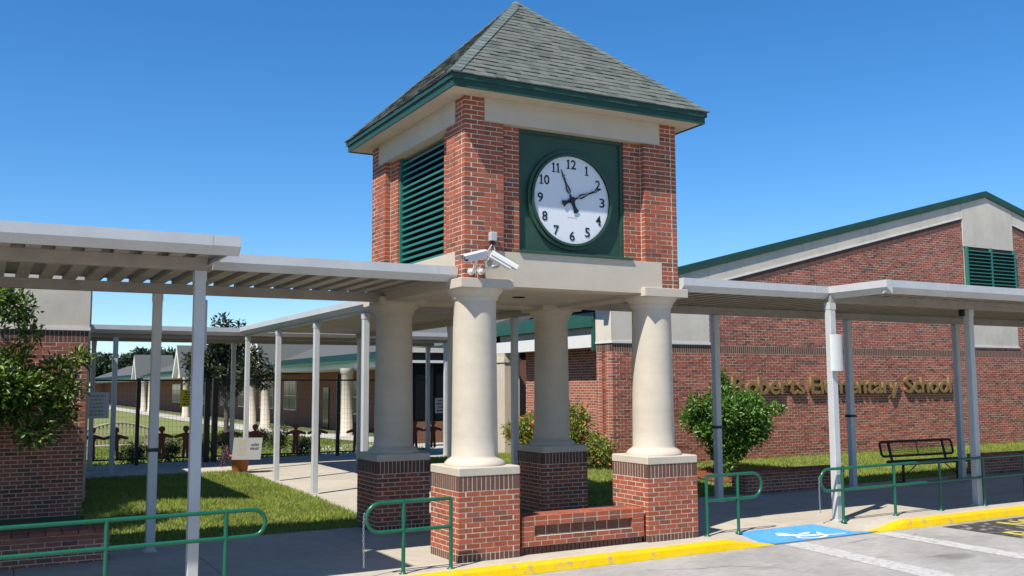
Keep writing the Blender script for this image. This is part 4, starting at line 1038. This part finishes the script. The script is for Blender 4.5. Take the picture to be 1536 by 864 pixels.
for r in range(7):
    u0, u1 = 0.10+rnd.uniform(0, 0.04), 0.34-rnd.uniform(0, 0.06); v = 0.50-r*0.065
    mb.add([bdp(u0,v,0.003), bdp(u1,v,0.003), bdp(u1,v+0.03,0.003), bdp(u0,v+0.03,0.003)], [(0,1,2,3)])
mb.build('faded_print', M['signtext2'], bd)
mb = MB()
for v, w0 in ((0.36, 0.45), (0.26, 0.43)):
    u = w0
    while u < 0.62: w = rnd.uniform(0.02, 0.035); mb.add([bdp(u,v,0.003), bdp(u+w,v,0.003), bdp(u+w,v+rnd.uniform(0.04,0.08),0.003), bdp(u,v+0.06,0.003)], [(0,1,2,3)]); u += w+0.012
mb.build('dark_print', M['signtext'], bd)

# ================================================================= FAR COURTYARD WING
XB, YB0, YB1 = 10.5, 24.1, 190.0
far = thing('courtyard_wing', (XB, 60, -0.3), 'long low school wing with steep little gables beyond the fence', 'building')
GZ = lambda y: H(5, y)-0.1
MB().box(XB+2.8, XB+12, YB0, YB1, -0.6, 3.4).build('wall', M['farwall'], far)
MB().box(XB, XB+2.9, YB0, YB1, 3.24, 3.62).build('eave_band', M['trim'], far)
MB().add([(XB-0.25, YB0, 3.63), (XB-0.25, YB1, 3.63), (XB+0.75, YB1, 4.02), (XB+0.75, YB0, 4.02)], [(0,1,2,3),(3,2,1,0)]).build('green_eave', M['fascia'], far)
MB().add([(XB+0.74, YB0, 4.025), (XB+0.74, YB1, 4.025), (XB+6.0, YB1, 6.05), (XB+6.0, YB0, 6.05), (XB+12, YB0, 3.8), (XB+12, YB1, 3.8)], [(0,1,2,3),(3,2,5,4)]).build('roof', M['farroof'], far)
MB().box(XB-0.24, XB-0.18, YB0, YB1, 3.5, 3.64).build('gutter', M['green'], far)
MB().box(XB-0.4, XB+2.9, YB0, YB1, -0.6, -0.24).build('porch_floor', M['concdk'], far)
for yc in (51.5, 80.1, 108.0):
    g = MB(); hw = 2.1; zb_, zt = 3.2, 6.1
    # thick white A-frame with recessed stucco gable and a little roof behind
    for s in (-1, 1):
        g.prism([(yc+s*hw, zb_), (yc+s*(hw-0.42), zb_), (yc, zt-0.75), (yc, zt)], 'x', XB-0.75, XB-0.35)
    g = g.build('gable', M['trim'], far)
    MB().prism([(yc-hw+0.3, zb_), (yc+hw-0.3, zb_), (yc, zt-0.5)], 'x', XB-0.36, XB-0.30).build('gable_infill', M['stucco2'], g)
    MB().add([(XB-0.75, yc-hw-0.05, zb_-0.02), (XB+3.5, yc-hw-0.05, zb_-0.02), (XB+3.5, yc, zt+0.04), (XB-0.75, yc, zt+0.04), (XB-0.75, yc+hw+0.05, zb_-0.02), (XB+3.5, yc+hw+0.05, zb_-0.02)], [(0,1,2,3),(3,2,5,4)]).build('gable_roof', M['farroof'], g)
def fcol(y): MB().lathe([(0.34, -0.5), (0.34, 0.0), (0.30, 0.02), (0.28, 2.95), (0.34, 3.0), (0.34, 3.22)], (XB-0.45, y), 20).build('porch_column', M['stucco'], far)
for y in (34.0, 49.5, 53.0, 76.5, 96.5, 101.5): fcol(y)
for y0, y1 in ((27, 29.5), (33, 36.5), (41.5, 45), (54, 57), (60, 64), (67, 71), (74, 78), (84, 88), (91, 94), (98, 103)):
    o = MB().box(XB+2.75, XB+2.799, y0, y1, 0.75, 2.75).build('window', M['trim'], far)
    m_ = (y0+y1)/2
    for a, b in ((y0+0.08, m_-0.04), (m_+0.04, y1-0.08)):
        for za, zb_ in ((0.83, 1.72), (1.78, 2.67)): MB().box(XB+2.73, XB+2.752, a, b, za, zb_).build('pane', M['glass'], o)
for y0 in (46.8, 58.5): MB().box(XB+2.74, XB+2.80, y0, y0+1.1, -0.25, 2.3).build('door', M['glass'], far)
# entrance block with dark glass between the wings
ent = thing('entrance_block', (9.5, 23, 0), 'shaded brick entrance with dark glass doors behind the fence', 'building')
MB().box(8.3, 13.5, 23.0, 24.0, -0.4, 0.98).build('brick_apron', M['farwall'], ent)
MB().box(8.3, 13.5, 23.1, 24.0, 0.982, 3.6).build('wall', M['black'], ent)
for a, b in ((8.9, 9.65), (9.75, 10.5), (10.6, 11.35)): MB().box(a, b, 23.04, 23.098, 1.05, 3.2).build('glass_panel', M['glass'], ent)
for a in (8.8, 9.67, 10.52, 11.37): MB().box(a, a+0.07, 22.96, 23.098, 0.985, 3.22).build('mullion', M['iron'], ent)
MB().box(8.2, 13.5, 22.9, 23.09, 3.22, 3.32).build('head_trim', M['trim'], ent)
MB().box(8.2, 13.5, 22.95, 23.9, 3.62, 3.8).build('eave', M['stucco2'], ent)
# courtyard lawn, paths, bench
sheet('lawn', fr(-25, 11, 3), fr(18.3, 130, 4), lambda x, y: H(x, y)-0.02, M['soil'])
sheet('path', fr(4.0, 10.4, 1.6), fr(18.31, 25, 1.0), lambda x, y: H(x, y)+0.0, M['concdk'])
sheet('path', fr(8.2, 10.2, 1.0), fr(25.0, 128, 4), lambda x, y: H(x, y)+0.01, M['concdk'])
cb = thing('garden_bench', (-1.7, 21.5, H(-1.7, 21.5)), 'pale wooden garden bench with curved back behind the fence', 'bench')
z = H(-1.7, 21.5)
for i in range(17): u = i/16; x = -2.6+1.8*u; MB().box(x-0.02, x+0.02, 21.6, 21.63, z+0.45, z+0.92+0.22*math.sin(math.pi*u)).build('back_slat', M['wood'], cb)
MB().tube([(-2.65+1.9*u/12, 21.61, z+0.92+0.22*math.sin(math.pi*u/12)) for u in range(13)], 0.035, 6).build('back_rail', M['wood'], cb)
MB().box(-2.65, -0.75, 21.15, 21.6, z+0.42, z+0.46).build('seat', M['wood'], cb)
for x in (-2.6, -0.82):
    for y in (21.2, 21.6): MB().box(x-0.035, x+0.035, y-0.035, y+0.035, z-0.03, z+0.6).build('leg', M['wood'], cb)

# ================================================================= LAWNS
def grass_patch(name, x0, x1, y0, y1, dens, excl=None):
    sheet('lawn', fr(x0, x1, 0.5), fr(y0, y1, 0.5), lambda x, y: H(x, y)-0.006, M['soil'])
    n = int((x1-x0)*(y1-y0)*dens)
    P = np.random.rand(n, 2)*np.array([x1-x0+0.06, y1-y0+0.06])+np.array([x0-0.03, y0-0.03])+np.random.randn(n, 2)*0.02
    # patchy density
    keep = (np.sin(P[:,0]*2.3+1.3*np.sin(P[:,1]*1.7))*np.sin(P[:,1]*2.9+P[:,0]) > -0.75) | (np.random.rand(n) > 0.5)
    if excl is not None: keep &= ~excl(P)
    P = P[keep]; n = len(P)
    Z = np.array([H(a, b) for a, b in P])
    h = 0.035+0.05*np.random.rand(n)**1.5; w = 0.005+0.005*np.random.rand(n); a = np.random.rand(n)*2*np.pi
    lean = np.random.randn(n, 2)*0.022
    b0 = np.stack([P[:,0]-np.cos(a)*w, P[:,1]-np.sin(a)*w, Z-0.006], 1); b1 = np.stack([P[:,0]+np.cos(a)*w, P[:,1]+np.sin(a)*w, Z-0.006], 1)
    tp = np.stack([P[:,0]+lean[:,0], P[:,1]+lean[:,1], Z+h], 1)
    V = np.stack([b0, b1, tp], 1).reshape(-1, 3); F = np.arange(3*n).reshape(-1, 3)
    o = bulk('grass', V, F, M['grass'], None, 'stuff'); tag(o, name, 'grass'); return o
grass_patch('short sunlit lawn grass left of the path to the fence', -4.0, 0.41, 3.93, 14.2, 1500)
grass_patch('short lawn grass between the walkway and gable wall', 7.3, 24.5, 3.93, 7.28, 1100)
grass_patch('short lawn grass behind the clock tower piers', 4.21, 7.3, 3.93, 14.2, 1100)
tag(bulk('grass', *(lambda P: (np.stack([np.stack([P[:,0]-0.02, P[:,1], P[:,2]],1), np.stack([P[:,0]+0.02, P[:,1], P[:,2]],1), np.stack([P[:,0]+0.02*np.random.randn(len(P)), P[:,1]+0.02*np.random.randn(len(P)), P[:,2]+0.09],1)],1).reshape(-1,3), np.arange(3*len(P)).reshape(-1,3)))(
    (lambda Q: np.stack([Q[:,0], Q[:,1], np.array([H(a, b)-0.02 for a, b in Q])], 1))(np.random.rand(26000, 2)*np.array([14, 27])+np.array([-6, 18.4]))), M['grass'], None, 'stuff'), 'courtyard lawn grass beyond the black fence', 'grass')
# red mulch ring under the bush
mb = MB(); cx, cy = 9.35, 5.55; rng = []
n = 28
for i in range(n): a = 2*math.pi*i/n; r = 0.8+0.1*math.sin(3*a)+random.uniform(-0.06, 0.06); rng.append((cx+r*math.cos(a)*1.1, cy+r*math.sin(a)))
V = [(cx, cy, H(cx, cy)+0.09)]+[(x, y, H(x, y)+0.03) for x, y in rng]
mu = mb.add(V, [(0, 1+i, 1+(i+1) % n) for i in range(n)], True).build('mulch_bed', M['mulch'], None, 'structure')
cn = MB()
for i in range(1400):
    a = random.uniform(0, 6.28); r = 0.9*math.sqrt(random.random()); x, y = cx+r*math.cos(a), cy+r*math.sin(a); z = H(x, y)+0.035+0.05*(1-r)
    d = random.uniform(0, 3.14); l = random.uniform(0.02, 0.05); w = 0.008
    dx, dy = math.cos(d), math.sin(d)
    cn.add([(x-dx*l-dy*w, y-dy*l+dx*w, z), (x-dx*l+dy*w, y-dy*l-dx*w, z), (x+dx*l+dy*w, y+dy*l-dx*w, z+random.uniform(0, 0.025)), (x+dx*l-dy*w, y+dy*l+dx*w, z+0.01)], [(0,1,2,3)])
cn.build('mulch_chips', M['mulch'], mu, 'stuff')

# ================================================================= PLANTS
def leaf_mesh(name, P, out, L, Wd, m, parent, kind='stuff', up_bias=0.35, rs=0.35):
    n = len(P)
    d = out+np.random.randn(n, 3)*0.75; d[:, 2] += up_bias*0.3; d /= np.linalg.norm(d, axis=1)[:, None]
    nn = np.random.randn(n, 3)*0.8+np.array([0, 0, 0.9]); nn -= d*(nn*d).sum(1)[:, None]; nn /= np.linalg.norm(nn, axis=1)[:, None]+1e-9
    s = np.cross(d, nn); l = (L*(1-rs+2*rs*np.random.rand(n)))[:, None]; w = (Wd*(1-rs+2*rs*np.random.rand(n)))[:, None]
    b = P; t = P+d*l-nn*l*0.12; m1 = P+d*l*0.45+s*w+nn*w*0.35; m2 = P+d*l*0.45-s*w+nn*w*0.35
    V = np.stack([b, m1, t, m2], 1).reshape(-1, 3); k = np.arange(n)*4
    F = np.concatenate([np.stack([k, k+1, k+2], 1), np.stack([k, k+2, k+3], 1)])
    return bulk(name, V, F, m, parent, None)
def blob_points(blobs, n, shell=0.55):
    vol = np.array([b[3]*b[4]*b[5] for b in blobs])**0.7; cnt = np.random.multinomial(n, vol/vol.sum())
    Ps, Os = [], []
    for b, c in zip(blobs, cnt):
        v = np.random.randn(c, 3); v /= np.linalg.norm(v, axis=1)[:, None]
        r = (shell+(1-shell)*np.random.rand(c))[:, None]*(0.85+0.3*np.random.rand(c))[:, None]
        Ps.append(np.array(b[:3])+v*r*np.array(b[3:6])); Os.append(v)
    return np.concatenate(Ps), np.concatenate(Os)
def plant(name, label, cat, base, blobs, n, L, Wd, m, stems, group=None, shell=0.5, trunk=None, extra=None):
    t = thing(name, base, label, cat, group)
    P, O = blob_points(blobs, n, shell)
    leaf_mesh('crown', P, O, L, Wd, m, t)
    mb = MB()
    if trunk:
        mb.tube(trunk[0], trunk[1], 9)
        start = trunk[0][-1]
    for b in blobs[:stems]:
        s = Vector(start if trunk else base); e = Vector(b[:3]); md = s.lerp(e, 0.5)+Vector((random.uniform(-.1,.1)*b[3], random.uniform(-.1,.1)*b[3], 0.1*b[5]))
        r0 = trunk[1][-1]*0.7 if trunk else 0.02
        mb.tube([s, md, e, e+Vector((0, 0, b[5]*0.5))], [r0, r0*0.6, r0*0.35, r0*0.12], 6)
        for q in range(3):
            v = Vector((random.uniform(-1,1), random.uniform(-1,1), random.uniform(-0.3,1))).normalized()
            mb.tube([md.lerp(e, 0.5), e+Vector((v.x*b[3], v.y*b[4], v.z*b[5]))*0.8], [r0*0.35, r0*0.1], 5)
    mb.build('trunk', M['bark'], t)
    if extra: extra(t)
    return t
def rblobs(c, ext, n, r, seed):
    rnd = random.Random(seed); out = []
    for i in range(n):
        v = Vector((rnd.gauss(0,1), rnd.gauss(0,1), rnd.gauss(0,1))).normalized()*rnd.uniform(0.35, 0.95)
        k = r*rnd.uniform(0.7, 1.3); out.append((c[0]+v.x*ext[0], c[1]+v.y*ext[1], c[2]+v.z*ext[2], k, k, k*0.85))
    return out
# leafy tree at the left wall
hz = H(-5.6, 4.9)
lt_bl = rblobs((-6.1, 4.9, 2.35), (1.4, 0.8, 1.05), 40, 0.42, 3)+rblobs((-8.0, 5.1, 4.7), (1.7, 0.9, 1.4), 34, 0.5, 4)+[(-4.55,4.9,2.55,0.30,0.35,0.28),(-4.25,4.95,2.78,0.18,0.22,0.16),(-4.45,4.8,2.25,0.3,0.3,0.25),(-4.55,4.8,1.9,0.28,0.3,0.25),(-4.85,4.7,1.65,0.35,0.35,0.25),(-5.2,4.8,3.5,0.35,0.35,0.3),(-5.0,4.8,3.15,0.2,0.2,0.22),(-5.5,4.7,3.7,0.4,0.4,0.25),(-4.95,4.8,2.25,0.4,0.4,0.35)]
plant('leafy_tree', 'leafy broad-leaved small tree in front of the left brick wing', 'tree', (-7.0, 5.1, hz), lt_bl, 62000, 0.105, 0.023, M['leafA'], 20, trunk=([(-7.0,5.1,hz-0.1),(-6.95,5.1,hz+0.6),(-7.0,5.0,1.9)], [0.11,0.09,0.07]), shell=0.25)
# round bush by the lettering
bz0 = H(9.35, 5.55)
bb = rblobs((9.5, 5.55, 1.52), (1.0, 0.8, 0.60), 34, 0.32, 5)+rblobs((9.3, 5.5, 0.85), (0.5, 0.4, 0.4), 9, 0.24, 6)+[(9.3,5.4,1.1,0.5,0.45,0.35),(9.9,5.5,1.2,0.4,0.4,0.3),(9.1,5.4,1.9,0.5,0.4,0.4)]+[(9.2,5.5,2.3,0.2,0.2,0.22),(9.15,5.5,2.52,0.12,0.12,0.16),(10.75,5.5,1.75,0.26,0.25,0.14),(8.45,5.5,1.9,0.25,0.25,0.2),(9.15,5.4,0.55,0.26,0.26,0.28),(9.2,5.4,0.85,0.2,0.2,0.2)]
plant('round_bush', 'round green bush in a red mulch bed before lettering', 'bush', (9.35, 5.55, bz0), bb, 34000, 0.088, 0.021, M['leafB'], 18, trunk=([(9.35,5.55,bz0-0.08),(9.38,5.55,bz0+0.4),(9.5,5.55,1.05)], [0.06,0.05,0.045]), shell=0.3)
# orange flowering shrubs by the side wall
def flowers(blobs, n, m=M['flower']):
    def f(t):
        P, O = blob_points(blobs, n, 0.85); leaf_mesh('flower', P+O*0.03, O, 0.055, 0.022, m, t)['kind'] = 'stuff'
    return f
for i, (cx, cy, h, lab) in enumerate(((6.75, 10.2, 1.30, 'orange flowering shrub left of the back column'), (6.85, 8.15, 1.55, 'orange flowering shrub right of the back column'), (6.95, 7.45, 0.85, 'low flowering shrub at the building corner'))):
    z = H(cx, cy); bl = rblobs((cx, cy, z+h*0.52), (0.40, 0.7 if i < 2 else 0.35, h*0.36), 16, 0.26, 20+i)
    plant('flowering_shrub', lab, 'shrub', (cx, cy, z), bl, 4200 if i < 2 else 1800, 0.075, 0.018, M['leafC'], 12, 'orange flowering shrubs along the side wall', extra=flowers(bl, 420 if i < 2 else 90))
plant('small_shrub', 'small wispy shrub at the foot of the porch column', 'shrub', (6.6, 12.3, H(6.6, 12.3)), [(6.6,12.3,0.6,0.2,0.25,0.3),(6.55,12.4,0.95,0.12,0.12,0.2)], 350, 0.07, 0.015, M['leafC'], 2)
# pot plants
plant('pot_plant', 'purple flowering plant in the terracotta pot', 'plant', (0.12, 13.75, pz+0.42), [(0.0,13.75,pz+0.55,0.18,0.15,0.16),(-0.12,13.7,pz+0.35,0.12,0.12,0.2)], 260, 0.06, 0.010, M['purple'], 2)
plant('pot_plant', 'bright green trailing plant in the terracotta pot', 'plant', (0.5, 13.75, pz+0.42), [(0.68,13.75,pz+0.5,0.14,0.12,0.14)], 260, 0.07, 0.01, M['leafB'], 1)
# fence hedge bushes behind the silhouettes
hb = [(-3.4,18.9,0.7),(-1.6,18.8,0.6),(-0.6,18.9,0.75),(0.3,18.8,0.7),(1.0,18.7,1.0),(1.9,18.8,1.05),(2.7,18.8,1.2),(3.4,18.9,0.9)]
HB = ['low dry bush behind the fence by the brick wing', 'low spiky bush before the pale garden bench', 'low dry bush behind the hand-holding silhouettes under the yellow notice', 'low bush right beside the double gate post', 'hedge bush behind the fence and the leaning board', 'hedge bush behind the fence right of the leaning board', 'tallest hedge bush behind the fence', 'hedge bush next to the single tall gate post']
for i, (x, y, h) in enumerate(hb):
    z = H(x, y); bl = rblobs((x, y, z+h*0.5), (0.38, 0.3, h*0.35), 9, 0.22, 40+i)
    plant('hedge_bush', HB[i], 'bush', (x, y, z), bl, 1100, 0.08, 0.017, M['leafE'], 6, 'hedge bushes behind the fence')
# dark-leaved tree in the courtyard
tx, ty = 5.6, 40.0; tz = H(tx, ty)
tb = rblobs((tx, ty, 3.5), (2.0, 1.8, 1.6), 30, 0.62, 60)+[(tx-0.3, ty, 5.6, 0.5, 0.5, 0.5), (tx+0.6, ty, 5.4, 0.4, 0.4, 0.45), (tx+2.0, ty, 3.2, 0.5,0.5,0.45), (tx+1.9, ty, 2.6, 0.5,0.5,0.4)]
plant('courtyard_tree', 'dark-leaved branching tree in the courtyard beyond the fence', 'tree', (tx, ty, tz), tb, 7000, 0.22, 0.06, M['leafD'], 24, trunk=([(tx,ty,tz-0.1),(tx+0.03,ty,tz+0.9),(tx-0.05,ty,1.6)], [0.14,0.12,0.11]), shell=0.3)
# far trees over the roofs
for i, (x, y, h, r, lab) in enumerate(((21.0, 170, 9.6, 3.6, 'tall round-topped pine far beyond the courtyard wing roof'), (15.8, 172, 7.6, 3.0, 'lower far pine beside the tall round-topped pine'), (11.6, 175, 8.4, 3.6, 'far pine seen above the white notice'), (7.5, 172, 7.0, 3.6, 'far pine beyond the brick wing corner'), (26.5, 180, 8.0, 3.4, 'far pine right of the round-topped pine'))):
    bl = rblobs((x, y, h-r*0.6), (r*0.9, r*0.9, r*0.5), 20, r*0.3, 80+i)
    plant('pine_tree', lab, 'tree', (x, y, -0.3), bl, 3000, 0.8, 0.2, M['leafF'], 10, trunk=([(x,y,-0.5),(x+0.2,y,h*0.4),(x,y,h-r)], [0.35,0.28,0.22]), shell=0.4)
